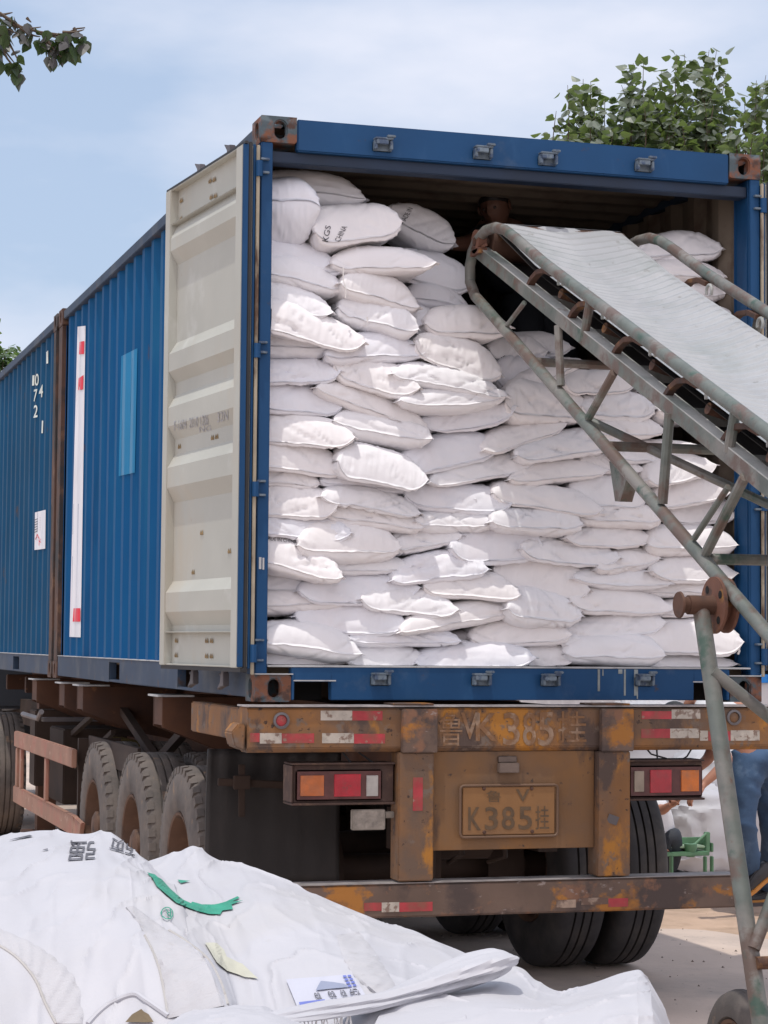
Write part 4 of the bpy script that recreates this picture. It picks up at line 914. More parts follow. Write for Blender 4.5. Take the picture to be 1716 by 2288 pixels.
    m = M[('sack', 'sack2', 'sack3')[i*5 % 3]]
    if zf in 'CD': m = M[('sack2', 'sack', 'sack2')[i % 3]]
    o = mb.build('grain_sack', m, None, smooth=True, origin=c, angle=70)
    bm = bmesh.new(); bm.from_mesh(o.data); bmesh.ops.remove_doubles(bm, verts=bm.verts, dist=1e-6); bm.to_mesh(o.data); bm.free()
    o.data.set_sharp_from_angle(angle=math.radians(75))
    ang = math.degrees(math.atan2(e1[2], e1[0])); return o, (c[0], c[2], T, 2*a, ang, look, yf)
sacks = [make_sack(i, S) for i, S in enumerate(SACKS)]
# labels: column by x, rank from the sill upwards
cols = {}
edges = [.05, .44, .83, 1.20, 1.60, 1.98, 2.5]
for o, inf in sacks:
    ci = max(k for k in range(6) if inf[0] >= edges[k] or k == 0); cols.setdefault(ci, []).append((inf[1], o, inf))
names = ['leftmost', 'second', 'third', 'fourth', 'fifth', 'rightmost']
ordn = ['lowest', 'second', 'third', 'fourth', 'fifth', 'sixth', 'seventh', 'eighth', 'ninth', 'tenth', 'eleventh', 'twelfth', 'thirteenth', 'fourteenth', 'fifteenth', 'sixteenth', 'seventeenth', 'eighteenth', 'nineteenth', 'twentieth', 'twenty-first', 'twenty-second', 'twenty-third', 'twenty-fourth', 'twenty-fifth', 'twenty-sixth']
for ci, L in cols.items():
    L.sort(key=lambda t: t[0])
    for r, (zz, o, inf) in enumerate(L):
        T, wd, ang, look = inf[2:6]
        d = 'end-on' if look == 'e' else ('creased' if look == 'p' else ('plump' if T > .185 else ('flattened' if T < .12 else 'smooth')))
        t = 'sloping down right' if ang < -7 else ('sloping up right' if ang > 7 else 'lying level')
        lab = '%s white sack %s, %s%s in the %s column' % (d, t, ordn[r], ' from the sill' if r else '', names[ci])
        if r == len(L)-1: lab = '%s white sack %s, topmost in the %s column' % (d, t, names[ci])
        tag(o, lab, 'sack', 'white sacks stacked in the open container')
sk = [o for o, _ in sacks]
sk[2]['label'] = 'plump white sack printed KGS and CHINA near the top left'
sk[1]['label'] = 'wrinkled white sack seen end-on at the top left corner'
sk[3]['label'] = 'shaded printed sack gripped by the worker inside the container'
# stencilled words
for k, s, q in ((2, 'KGS', [(478, 806), (495, 708), (462, 700), (440, 797)]), (2, 'CHINA', [(550, 806), (597, 712), (566, 700), (516, 795)]),):
    v, f = text_mesh(s); decal('stencilled_word', v, f, [ZA(*p) for p in q], bvh_of([sk[k]]), M['ink'], sk[k], .003, sub=1)
for k, s, q in ((3, 'MADE IN', [(948, 690), (1003, 600), (975, 590), (915, 680)]), (25, 'MEN', [(1530, 1535), (1600, 1495), (1590, 1470), (1520, 1510)])):
    v, f = text_mesh(s); decal('stencilled_word', v, f, [ZA(*p) for p in q], bvh_of([sk[k]]), M['ink'], sk[k], .003, sub=1)
v, f = text_mesh('MADE IN CHINA'); decal('stencilled_word', v, f, [ZB(*p) for p in ((85, 985), (285, 1010), (285, 992), (85, 962))], bvh_of([sk[44]]), M['ink'], sk[44], .003, sub=1)
# loose threads
for k, pts in ((5, [(573, 962), (572, 1040), (590, 1100), (586, 1150)]), (12, [(720, 1265), (722, 1300)]), (11, [(100, 1235), (98, 1300), (120, 1330)])):
    mb = MB(); mb.tube([at(*ZA(*p), y=.028) for p in pts], .0028, 6); mb.build('loose_thread', M['thread'], sk[k], smooth=True)
mb = MB(); p = at(*ZC(1476, 1590), y=.05); mb.tube([p, p+np.array([.004, -.01, -.03]), p+np.array([-.004, -.012, -.045])], .006, 6); mb.build('tied_corner', M['thread'], sk[[i for i, S in enumerate(SACKS) if S[:2] == ('C', 910)][0]], smooth=True)

# ================================================================ conveyor
CV = empty('belt_conveyor', 'worn green mobile belt conveyor sloping up into the container, with a ribbed pale belt', 'conveyor', (1.42, -2.9, 0))
E_ = math.atan(.443); cE, sE = math.cos(E_), math.sin(E_)
XN, XF = 1.05, 1.80
def K(x, y, h=0): return Vector((x, y-sE*h, 3.64+.443*y+cE*h))      # y along ground, h above the pipe line
YT = -6.6
loop = [at(*p, x=1.05) for p in ((1148, 529), (1128, 514), (1108, 508), (1086, 515), (1068, 535), (1056, 562), (1050, 595), (1050, 630), (1062, 662), (1080, 682))]
def chord(y): return 3.236+.5363*y                                   # lower chord height
for X, nm in ((XN, 0), (XF, 1)):
    dx = X-XN
    pts = [K(X, YT), K(X, -4), K(X, -2)]+[Vector((X, p[1], p[2])) for p in loop]
    pts = [K(X, YT), K(X, -4), K(X, -2), K(X, -.75)]+[Vector((X, p[1], p[2])) for p in loop]+[(X, -.6, chord(-.6)), (X, -2.0, chord(-2)), (X, -3.4, chord(-3.4)), (X, -4.3, 1.05), (X, YT, .74)]
    mb = MB(); mb.tube(pts, .0245, 16); mb.build('side_pipe', M['green_pipe'], CV, smooth=True)
    # angle beam
    mb = MB(); s_ = 1 if nm == 0 else -1
    mb.bar(K(X, .10, -.17), K(X, YT, -.17), .004, .055, (0, -sE, cE)); mb.build('angle_beam', M['green_pipe'], CV); mb = MB(); mb.bar(K(X+s_*.027, .10, -.1405), K(X+s_*.027, YT, -.1405), .058, .004, (0, -sE, cE)); mb.build('beam_flange', M['pipe_pale'], CV)  # flange coloured paler than the web to show sunlight on its top
    # web braces
    br = [((1172, 676), (1133, 727), .011), ((1247, 728), (1253, 862), .017), ((1372, 832), (1315, 934), .017), ((1496, 924), (1480, 1125), .019), ((1664, 1066), (1577, 1236), .019), ((1627, 1088), (1552, 1202), .012)]
    for (pa, pb, r) in br:
        qa = Vector(at(*pa, x=XN))+Vector((dx, 0, 0)); qb = Vector(at(*pb, x=XN))+Vector((dx, 0, 0)); mb = MB(); mb.tube([qa, qb], r, 10); mb.build('brace', M['green_pipe'], CV, smooth=True)
# posts between beam and upper pipe
for pa, pb in (((1319, 672), (1303, 764)), ((1646, 905), (1628, 1010)), ((2000, 1180), (1980, 1290))):
    for X in (XN, XF):
        ox = Vector((X-XN, 0, 0)); mb = MB(); mb.tube([Vector(at(*pa, x=XN+.01))+ox, Vector(at(*pb, x=XN+.01))+ox], .019, 10); mb.build('short_post', M['green_pipe'], CV, smooth=True)
# hooks / idler brackets and cross bars
hy = [-.852, -1.328, -1.791, -2.277, -2.752, -3.23, -3.7, -4.18, -4.65, -5.1, -5.6]
for y in hy:
    for X, s_ in ((XN, 1), (XF, -1)):
        mb = MB()
        pts = [K(X+.02*s_, y+.265, -.150), K(X+.02*s_, y+.235, -.105), K(X+.02*s_, y+.185, -.062), K(X+.02*s_, y+.115, -.034), K(X+.02*s_, y+.03, -.028)]
        for a, b in zip(pts, pts[1:]): mb.bar(a, b, .030, .020, (0, -sE, cE))
        mb.build('idler_bracket', M['rusty_steel'], CV)
        mb = MB(); c = K(X+.035*s_, y-.02, -.045); ring = [c+Vector((0, .026*math.cos(t), .026*math.sin(t))) for t in np.linspace(-.4, 3.9, 12)]; mb.tube(ring, .007, 8); mb.build('hook', M['pipe_pale'], CV, smooth=True)
    mb = MB(); mb.bar(K(XN+.03, y+.16, -.165), K(XF-.03, y+.16, -.165), .06, .006, (0, -sE, cE)); mb.bar(K(XN+.03, y+.138, -.19), K(XF-.03, y+.138, -.19), .005, .045, (0, -sE, cE)); mb.build('cross_bar', M['pipe_pale'], CV)
    # trough rollers
    mb = MB(); a = K(XN+.06, y+.02, -.105); b = K(XN+.27, y+.02, -.160); c = K(XF-.27, y+.02, -.160); d = K(XF-.06, y+.02, -.105)
    mb.tube([a, b], .022, 12); mb.tube([b+Vector((.01, 0, 0)), c-Vector((.01, 0, 0))], .022, 12); mb.tube([c, d], .022, 12); mb.build('roller', M['rusty_steel'], CV, smooth=True)
# belt: carrying run (troughed), head wrap, return run
nx = 150; cross = np.linspace(-1, 1, 41)
def trough(c, t): return -.022-.048*t-.062*(1-np.abs(c)**2.2)*t
ybelt = np.concatenate([np.arange(.02, -3.3, -.006), np.arange(-3.3, YT+.3, -.02)]); P = np.zeros((len(ybelt), 41, 3)); hw = .315; xc = (XN+XF)/2
for i, y in enumerate(ybelt):
    t = min(1, max(0, (.02-y)/.55))
    ph = (-(y)/.058 - (1-np.abs(cross))*1.7)
    rib = .0070*np.clip(np.sin(2*np.pi*ph)*1.6+.1, -.25, 1)*(np.abs(cross) < .94)
    h = trough(cross, t)*1.0-.012*(1-t)+rib+.002
    P[i, :, 0] = xc+hw*cross*(1+.02*t); P[i, :, 1] = y-sE*h; P[i, :, 2] = 3.64+.443*y+cE*h
belt = grid_mesh('belt', P, M['belt'], CV); 
P2 = P[::12].copy(); P2[:, :, 2] -= .026; grid_mesh('belt_backing', P2, M['belt_under'], CV)
hd = K(xc, .03, -.12); Rr = .092
th = np.linspace(math.pi/2+E_*0+.0, -math.pi/2, 26); P = np.zeros((26, 9, 3))
for i, t in enumerate(th):
    for j, c in enumerate(np.linspace(-1, 1, 9)):
        v = Vector((0, cE, sE))*math.cos(t)*Rr+Vector((0, -sE, cE))*math.sin(t)*Rr; q = hd+v; P[i, j] = (xc+hw*c, q.y, q.z)
grid_mesh('belt_head_wrap', P, M['belt'], CV)
P = np.zeros((40, 9, 3))
for i, y in enumerate(np.linspace(.03, YT+.3, 40)):
    for j, c in enumerate(np.linspace(-1, 1, 9)): q = K(xc+hw*c, y+.0, -.215-.012*math.sin(i*1.3)**2); P[i, j] = q
grid_mesh('return_belt', P, M['belt_under'], CV)
mb = MB(); mb.lathe([(-.33, 0), (-.33, .085), (-.30, .088), (.30, .088), (.33, .085), (.33, 0)], hd, (1, 0, 0), 30); mb.tube([hd-Vector((.40, 0, 0)), hd+Vector((.40, 0, 0))], .02, 12)
mb.build('head_drum', M['rusty_steel'], CV, smooth=True)
mb = MB(); c = hd-Vector((.375, 0, 0)); mb.lathe([(-.02, 0), (-.02, .055), (.02, .055), (.02, 0)], c, (1, 0, 0), 20); mb.box(c.x-.02, c.x+.02, c.y-.06, c.y+.06, c.z-.06, c.z-.035); mb.tube([c+Vector((-.0, -.10, -.03)), c+Vector((0, .04, -.03))], .007, 8)
mb.build('bearing_block', M['hub_rust'], CV, smooth=True)
mb = MB(); c = K(xc, YT+.25, -.12); mb.lathe([(-.36, 0), (-.34, .085), (.34, .085), (.36, 0)], c, (1, 0, 0), 24); mb.build('tail_drum', M['rusty_steel'], CV, smooth=True)
# cross ties of the lower chord
for y in (-.62, -1.42, -2.3, -3.2, -4.2):
    mb = MB(); mb.tube([(XN, y, chord(y)), (XF, y, chord(y))], .02, 10); mb.build('cross_tie', M['green_pipe'], CV, smooth=True)
mb = MB(); mb.tube([(XN, -1.15, chord(-1.15)), (XF, -2.3, chord(-2.3))], .018, 10); mb.build('diagonal_tie', M['green_pipe'], CV, smooth=True)
mb = MB(); p = at(1322, 1040, x=XN+.005); q = at(1379, 1120, x=XN+.005); mb.prism([at(1361, 1031, x=XN+.03), at(1374, 1120, x=XN+.03), at(1386, 1121, x=XN+.03), at(1402, 1062, x=XN+.03)], (.05, 0, 0)); mb.build('bracket_tab', M['green_pipe'], CV)
# support legs, hub, axle, wheels
xl = .965
top = at(1566, 1352, x=xl); bot = at(1702, 2300, x=xl+.0)
dirl = Vector(bot-top).normalized(); bot = Vector(top)+dirl*((top[2]-.24)/-dirl.z)
top = Vector(top)
for X in (xl, xc*2-xl):
    dxx = Vector((X-xl, 0, 0))
    mb = MB(); mb.tube([top+dxx+Vector((0, 0, -.01)), bot+dxx], .029, 18); mb.build('leg', M['green_pipe'], CV, smooth=True)
    s_ = 1 if X == xl else -1
    mb = MB(); mb.lathe([(-.085, 0), (-.085, .044), (-.078, .046), (-.075, .03), (-.055, .027), (-.05, .027), (-.048, .033), (.045, .033)], top+dxx, (s_, 0, 0), 28); mb.build('pivot_tube', M['rusty_steel'], CV, smooth=True)
    mb = MB(); mb.lathe([(.045, .03), (.045, .098), (.055, .098), (.055, .07), (.085, .06), (.09, .095), (.1, .095), (.1, 0)], top+dxx, (s_, 0, 0), 36); mb.build('pivot_disc', M['hub_rust'], CV, smooth=True)
    mb = MB()
    for a in (0.9, 2.6, 4.0, 5.3): mb.lathe([(.0435, 0), (.0435, .014)], top+dxx+Vector((0, .068*math.cos(a), .068*math.sin(a))), (s_, 0, 0), 12)
    mb.build('bolt_hole', M['black'], CV)
lg = lambda t, X: top+dirl*t+Vector((X-xl, 0, 0))
XR = xc*2-xl
a1 = lg(.14, xl)
mb = MB(); p0 = Vector(at(1592, 1500, x=xl)); p1 = Vector(at(1716, 1600, y=p0.y-.05)); dd = (p1-p0).normalized(); mb.tube([p0, p0+dd*((XR-xl)/dd.x)], .021, 12); mb.build('leg_brace', M['green_pipe'], CV, smooth=True)
p0 = Vector(at(1684, 2120, x=xl)); p1 = Vector(at(1716, 2035, y=p0.y+.02)); dd = (p1-p0).normalized()
mb = MB(); mb.tube([p0, p0+dd*((XR-xl)/dd.x)], .021, 12); mb.build('leg_brace', M['green_pipe'], CV, smooth=True)
p0 = Vector(at(1690, 2152, x=xl)); mb = MB(); mb.tube([p0, p0+Vector((XR-xl, 0, 0))], .021, 12); mb.build('leg_tie', M['rusty_steel'], CV, smooth=True)
WX = at(1650, 2250, z=.40)
for X in (xl-.0, XR):
    pass
wl = make_wheel('transport_wheel', (WX[0]+.02, WX[1], .235), .235, .12, 'tyre', -1); wl.parent = CV; wl.location = Vector((WX[0]+.02, WX[1], .225))-Vector(CV.location)
w2 = copy_tree(wl, CV); w2.location = Vector((WX[0]+.79, WX[1], .225))-Vector(CV.location)
mb = MB(); mb.tube([(WX[0]-.05, WX[1], .205), (WX[0]+.8, WX[1], .205)], .02, 12); mb.tube([bot, (bot.x, WX[1], .21)], .022, 12); mb.tube([(XR, bot.y, bot.z), (XR, WX[1], .21)], .022, 12); mb.build('wheel_axle', M['rusty_steel'], CV, smooth=True)
# tail end stand
mb = MB(); mb.bar(K(XN, YT+.2, -.15), (XN, YT+.1, 0.0), .04, .04); mb.bar(K(XF, YT+.2, -.15), (XF, YT+.1, 0.0), .04, .04); mb.build('tail_stand', M['green_pipe'], CV)
# ================================================================ bulk bags in the foreground
def catmull(P, n):
    P = np.asarray(P, float); k = len(P); t = np.linspace(0, k-1, n); i = np.minimum(t.astype(int), k-2); f = (t-i)
    g = lambda j: P[np.clip(j, 0, k-1)]
    f = f.reshape((-1,)+(1,)*(P.ndim-1)); a, b, c, d = g(i-1), g(i), g(i+1), g(i+2)
    return .5*((2*b)+(-a+c)*f+(2*a-5*b+4*c-d)*f*f+(-a+3*b-3*c+d)*f**3)
def drape(name, label, rows, m, seed, nu=110, nv=130, amp=1.0, st=(5, 14), ground=0.0, sides=(1, 1)):
    G = np.array([[at(px, py, d=dd) for px, py, dd in r] for r in rows])
    G = catmull(G, nu); G = np.transpose(catmull(np.transpose(G, (1, 0, 2)), nv), (1, 0, 2))
    U, V = np.meshgrid(np.linspace(0, 1, nu), np.linspace(0, 1, nv), indexing='ij')
    gu = np.gradient(G, axis=0); gv = np.gradient(G, axis=1); nn = np.cross(gv, gu); nn /= np.linalg.norm(nn, axis=2, keepdims=True)+1e-9
    if nn[..., 2].mean() < 0: nn = -nn
    w = fbm(U*st[0]*.6, V*st[1]*.4, seed, 3)*.040+(ridge(U*st[0]*.8+fbm(U*4, V*4, seed)*2.2, V*st[1]*.7, seed+1)**6)*.012*(fbm(U*3, V*3, seed+8)+.35)
    ang = U*.8+V*.6; w += (ridge(ang*st[1]*.8+fbm(U*5, V*5, seed+2)*2, (U-V)*st[0]*.5, seed+4)**8)*.010-.0*w
    G = G+nn*(w*amp)[..., None]
    f2 = np.array([FW[0], FW[1], 0]); f2 /= np.linalg.norm(f2); r2 = np.array([f2[1], -f2[0], 0])
    def ringrow(R, dirv):
        wv = (fbm(R[:, 0]*3.1, R[:, 1]*3.1, seed+6)*.30)[:, None]; a = R+dirv*.035; a[:, 2] = R[:, 2]-.06; b = R+dirv*(.13+wv); b[:, 2] = ground+(R[:, 2]-ground)*(.5+wv[:, 0]*.4); c = R+dirv*(.20+wv*1.6); c[:, 2] = ground
        return a, b, c
    a, b, c = ringrow(G[0].copy(), f2); a2, b2, c2 = ringrow(G[-1].copy(), -f2)
    G = np.concatenate([c[None], b[None], a[None], G, a2[None], b2[None], c2[None]])
    a, b, c = ringrow(G[:, 0].copy(), -r2); a2, b2, c2 = ringrow(G[:, -1].copy(), r2)
    G = np.concatenate([c[:, None], b[:, None], a[:, None], G, a2[:, None], b2[:, None], c2[:, None]], 1)
    o = grid_mesh(name, G, m); tag(o, label, 'bulk bag', 'empty bulk bags heaped in front of the trailer')
    return o
bagL = drape('bulk_bag', 'white bulk bag at the left with upside-down dark lettering and ribbed bands', [
 [(-150, 1890, 6.3), (0, 1872, 6.3), (90, 1857, 6.25), (180, 1861, 6.2), (250, 1867, 6.15), (300, 1905, 6.1), (345, 1950, 6.0)],
 [(-150, 1925, 5.9), (0, 1905, 5.9), (90, 1893, 5.9), (190, 1900, 5.85), (270, 1918, 5.8), (320, 1938, 5.75), (380, 1975, 5.7)],
 [(-150, 1990, 5.5), (0, 1965, 5.5), (90, 1950, 5.55), (200, 1945, 5.55), (290, 1958, 5.5), (350, 1985, 5.45), (405, 2020, 5.4)],
 [(-150, 2070, 5.15), (0, 2045, 5.2), (100, 2030, 5.25), (210, 2030, 5.25), (300, 2045, 5.2), (370, 2075, 5.15), (430, 2100, 5.1)],
 [(-150, 2180, 4.85), (0, 2150, 4.95), (110, 2140, 5.0), (220, 2145, 5.0), (320, 2150, 4.95), (410, 2170, 4.9), (480, 2185, 4.85)],
 [(-150, 2350, 4.6), (0, 2340, 4.7), (120, 2340, 4.75), (230, 2330, 4.75), (340, 2340, 4.7), (440, 2350, 4.65), (520, 2350, 4.6)]], M['fibc'], 21, amp=.72)
bagR = drape('bulk_bag', 'wide white bulk bag printed with a green swoosh in the middle of the heap', [
 [(310, 1935, 6.1), (396, 1907, 6.05), (444, 1897, 6.02), (492, 1926, 6.0), (570, 1947, 5.9), (690, 1990, 5.8), (800, 2036, 5.7), (950, 2092, 5.55), (1090, 2150, 5.4)],
 [(330, 1962, 5.85), (410, 1955, 5.8), (462, 1962, 5.75), (515, 1972, 5.7), (600, 1990, 5.6), (700, 2030, 5.5), (810, 2075, 5.4), (940, 2128, 5.3), (1080, 2178, 5.2)],
 [(370, 2015, 5.5), (435, 2020, 5.5), (485, 2028, 5.45), (545, 2034, 5.4), (620, 2050, 5.35), (710, 2085, 5.25), (815, 2125, 5.15), (930, 2168, 5.1), (1060, 2208, 5.0)],
 [(410, 2085, 5.15), (460, 2095, 5.2), (510, 2105, 5.2), (565, 2110, 5.15), (640, 2120, 5.1), (725, 2145, 5.0), (815, 2172, 4.95), (920, 2208, 4.9), (1050, 2240, 4.8)],
 [(470, 2175, 4.85), (505, 2190, 4.95), (550, 2195, 4.95), (600, 2192, 4.95), (660, 2197, 4.9), (735, 2207, 4.85), (815, 2220, 4.8), (910, 2245, 4.75), (1040, 2270, 4.7)],
 [(520, 2330, 4.65), (545, 2340, 4.7), (580, 2340, 4.7), (620, 2340, 4.7), (690, 2340, 4.65), (760, 2345, 4.6), (830, 2350, 4.6), (930, 2360, 4.55), (1050, 2360, 4.5)]], M['fibc'], 33, amp=.72)
bagC = drape('bulk_bag', 'smooth white bulk bag with a raised corner at the right of the heap', [
 [(950, 2225, 5.25), (1060, 2185, 5.2), (1150, 2164, 5.2), (1200, 2190, 5.15), (1250, 2213, 5.1), (1300, 2203, 5.1), (1370, 2178, 5.1), (1425, 2164, 5.1), (1447, 2184, 5.1)],
 [(900, 2245, 4.95), (1030, 2220, 4.95), (1120, 2215, 4.95), (1190, 2235, 4.9), (1250, 2240, 4.9), (1310, 2228, 4.9), (1375, 2210, 4.9), (1425, 2205, 4.9), (1453, 2215, 4.9)],
 [(850, 2268, 4.7), (1000, 2250, 4.75), (1110, 2250, 4.75), (1190, 2262, 4.7), (1250, 2258, 4.7), (1320, 2245, 4.75), (1380, 2240, 4.75), (1425, 2245, 4.75), (1455, 2250, 4.75)],
 [(820, 2350, 4.5), (980, 2350, 4.5), (1100, 2350, 4.5), (1190, 2350, 4.5), (1250, 2350, 4.5), (1320, 2350, 4.5), (1380, 2350, 4.5), (1430, 2350, 4.55), (1460, 2350, 4.6)]], M['fibc'], 51, amp=.55, st=(3, 9))
bagF = drape('bulk_bag', 'small fold of white bulk bag at the bottom edge left of the twisted strip', [
 [(380, 2290, 4.62), (430, 2268, 4.62), (500, 2252, 4.6), (570, 2250, 4.6), (640, 2270, 4.6), (720, 2300, 4.6)],
 [(370, 2320, 4.45), (430, 2300, 4.45), (500, 2290, 4.42), (570, 2290, 4.4), (640, 2300, 4.4), (720, 2330, 4.4)],
 [(370, 2380, 4.3), (430, 2370, 4.3), (500, 2370, 4.25), (570, 2370, 4.25), (640, 2370, 4.25), (720, 2390, 4.25)]], M['fibc'], 71, 50, 60, amp=.5, st=(3, 6))
# twisted strip of cloth
ctrl = [(555, 2286, 4.50), (640, 2272, 4.56), (760, 2252, 4.66), (860, 2232, 4.74), (960, 2200, 4.84), (1050, 2168, 4.92), (1120, 2146, 4.96), (1152, 2140, 4.98)]
Cp = catmull([at(*c[:2], d=c[2]) for c in ctrl], 90); rad = catmull(np.array([[.008], [.016], [.020], [.018], [.024], [.036], [.030], [.004]]), 90)[:, 0]
P = np.zeros((90, 33, 3))
for i in range(90):
    d_ = Cp[min(i+1, 89)]-Cp[max(i-1, 0)]; d_ /= np.linalg.norm(d_); s_ = np.cross(d_, [0, 0, 1.]); s_ /= np.linalg.norm(s_); u_ = np.cross(s_, d_)
    for j in range(33):
        a = 2*math.pi*j/32; tw = a+i*.07
        tw = a+i*.022; r = rad[i]*(1+.20*math.cos(3*tw)+.10*math.cos(8*tw+1)+.25*fbm(np.array(i*.12), np.array(math.cos(a)*1.5+5), 3).item()); P[i, j] = Cp[i]+s_*math.cos(a)*r*1.9+u_*math.sin(a)*r*.8
roll = grid_mesh('twisted_cloth_strip', P, M['fibc']); tag(roll, 'long twisted strip of grubby white cloth lying across the bulk bags', 'cloth')
mb = MB()
for k in range(40):
    i = 8+int(rng.random()*22); p = Cp[i]+np.array([0, 0, -rad[i]*.3])-FW*.03; q = p+np.array([rng.uniform(-.012, .012), -.01, -rng.uniform(.015, .035)]); mb.tube([p, q], .0014, 4)
mb.build('frayed_edge', M['thread'], roll)
bpy.context.view_layer.update()
bL, bR, bC = bvh_of([bagL]), bvh_of([bagR]), bvh_of([bagC]); bA = bvh_of([bagL, bagR])
Z2 = lambda x, y: (x*.3918, 1800+y*.3918)
def zq(*p): return [Z2(*q) for q in p]
for s, q in (('强', [(552, 210), (400, 205), (372, 320), (545, 308)]), ('硕', [(765, 205), (640, 190), (618, 250), (770, 296)])):
    v, f = text_mesh(s, False)
    q = [q[2], q[3], q[0], q[1]]; q = [q[2], q[3], q[0], q[1]]
    decal('dark_lettering', v, f, zq(*q), bL, M['ink'], bagL, .004, sub=2)
decal('dark_lettering', [(0, 0), (1, .3), (.9, 1), (.3, .5)], [(0, 1, 2, 3)], zq((50, 205), (190, 185), (185, 172), (50, 192)), bL, M['ink'], bagL, .004, sub=3)
decal('dark_lettering', [(0, 0), (1, .3), (.9, 1), (.3, .5)], [(0, 1, 2, 3)], zq((240, 262), (275, 262), (275, 252), (240, 252)), bL, M['ink'], bagL, .004, sub=3)
sw_ = [(835, 388), (880, 400), (920, 430), (965, 480), (1010, 520), (1050, 548), (1090, 565), (1098, 556), (1150, 572), (1230, 570), (1290, 555), (1355, 525), (1370, 532), (1325, 555), (1390, 548), (1320, 572), (1330, 598), (1270, 606), (1255, 628), (1190, 626), (1120, 608), (1070, 590), (1000, 560), (940, 510), (890, 465), (868, 425)]
def poly_decal(name, pts, bv, m, parent, sub=3, lift=.004):
    pts = np.array([Z2(*p) for p in pts]); lo = pts.min(0); hi = pts.max(0); v = [((x-lo[0])/(hi[0]-lo[0]), (hi[1]-y)/(hi[1]-lo[1])) for x, y in pts]
    return decal(name, v, [tuple(range(len(v)))], [(lo[0], hi[1]), (hi[0], hi[1]), (hi[0], lo[1]), (lo[0], lo[1])], bv, m, parent, lift, sub)
poly_decal('green_swoosh', sw_, bA, M['green_ink'], bagR, 4)
poly_decal('green_mark', [(1010, 430), (1085, 437), (1032, 450)], bR, M['green_ink'], bagR)
v, f = text_mesh('R'); decal('registered_mark', v, f, zq((972, 600), (935, 598), (940, 640), (972, 646)), bA, M['green_ink'], bagR, .005, sub=1)
th_ = np.linspace(0, 2*math.pi, 25)[:-1]; ring = [(.5+.5*math.cos(t), .5+.5*math.sin(t)) for t in th_]+[(.5+.42*math.cos(t), .5+.42*math.sin(t)) for t in th_]
decal('registered_mark', ring, [(i, (i+1) % 24, 24+(i+1) % 24, 24+i) for i in range(24)], zq((917, 655), (985, 662), (985, 590), (915, 585)), bA, M['green_ink'], bagR, .005)
poly_decal('faded_yellow_print', [(1165, 790), (1230, 790), (1275, 830), (1290, 870), (1380, 910), (1470, 995), (1400, 985), (1290, 950), (1230, 900)], bR, M['yellow_ink'], bagR)
def fq(x0, y0): return (550+x0*.5727, 1900+y0*.5723)
lab = decal('printed_label', *unit_grid(14, 10), [fq(205, 625), fq(478, 592), fq(415, 492), fq(160, 512)], bR, M['label_white'], bagR, .006)
def on_label(u0, v0, u1, v1):
    bl, br, tr, tl = [np.array(q) for q in (fq(205, 625), fq(478, 592), fq(415, 492), fq(160, 512))]
    P_ = lambda a, b: tuple((bl*(1-a)+br*a)*(1-b)+(tl*(1-a)+tr*a)*b)
    return [P_(u0, v0), P_(u1, v0), P_(u1, v1), P_(u0, v1)]
decal('label_stripe', *unit_grid(8, 2), on_label(.04, .05, .42, .16), bR, M['blue_ink'], bagR, .009)
decal('label_stripe', [(0, 0), (.4, .25), (1, 0), (.9, .35), (.3, .8)], [(0, 1, 2, 3, 4)], on_label(.35, .5, .85, .9), bR, mat('grey_blue_print', (.25, .28, .38), .6), bagR, .009, sub=2)
for u in (.84, .91):
    for k in range(4): decal('label_mark', *unit_grid(2, 1), on_label(u, .5+k*.12, u+.05, .57+k*.12), bR, M['blue_ink'], bagR, .009)
for u in (.3, .5, .68, .84): v, f = text_mesh('ea'); decal('label_lettering', v, f, on_label(u, .18, u+.09, .42), bR, M['ink'], bagR, .009, sub=1)
# ribbed webbing bands sewn on, folds and seams
def band(name, left, right, bv, m, parent, lift=.010, n=60, k=10):
    a = catmull(np.array(left, float), n); b = catmull(np.array(right, float), n); P = np.zeros((n, k, 3)); ok = True
    for i in range(n):
        for j in range(k):
            t = j/(k-1); p = a[i]*(1-t)+b[i]*t; d = Vector(ray(*p)).normalized(); h = bv.ray_cast(Vector(CAM), d)
            P[i, j] = np.array(h[0])-np.array(d)*(lift*(1 if 0 < j < k-1 else .05)+.003*math.sin(i*.9+j)) if h[0] is not None else at(*p, d=5)
    return grid_mesh(name, P, m, parent)
band('webbing_band', zq((715, 580), (800, 690), (870, 830), (920, 980), (955, 1215)), zq((760, 570), (940, 700), (1120, 810), (1230, 930), (1300, 1135)), bA, M['webbing'], bagL)
band('webbing_band', zq((0, 800), (100, 870), (200, 990), (260, 1130), (320, 1245)), zq((0, 700), (180, 780), (330, 880), (440, 1010), (480, 1245)), bL, M['webbing'], bagL, .006)
band('webbing_band', [fq(350, 330), fq(380, 420), fq(430, 500), fq(520, 575)], [fq(440, 318), fq(500, 390), fq(550, 470), fq(600, 555)], bR, M['webbing'], bagR, .012)
def seam(pts, bv, parent, m='fibc', r=.0035):
    c = catmull(np.array(pts, float), 30); o = []
    for p in c:
        d = Vector(ray(*p)).normalized(); h = bv.ray_cast(Vector(CAM), d)
        if h[0] is not None: o.append(h[0]-d*r*.6)
    mb = MB(); mb.tube(o, r, 6); mb.build('seam', M[m], parent, smooth=True)
seam(zq((965, 712), (1070, 780), (1190, 880), (1260, 1010), (1300, 1135)), bA, bagR, 'fibc_warm')
seam(zq((825, 740), (880, 850), (920, 980), (960, 1210)), bA, bagL, 'fibc_warm', .003)
seam(zq((0, 800), (100, 870), (200, 990), (260, 1130), (320, 1245)), bL, bagL, 'fibc_warm')
seam(zq((500, 1245), (560, 1180), (640, 1120), (760, 1075), (830, 1110), (960, 1200)), bL, bagL, 'fibc', .006)
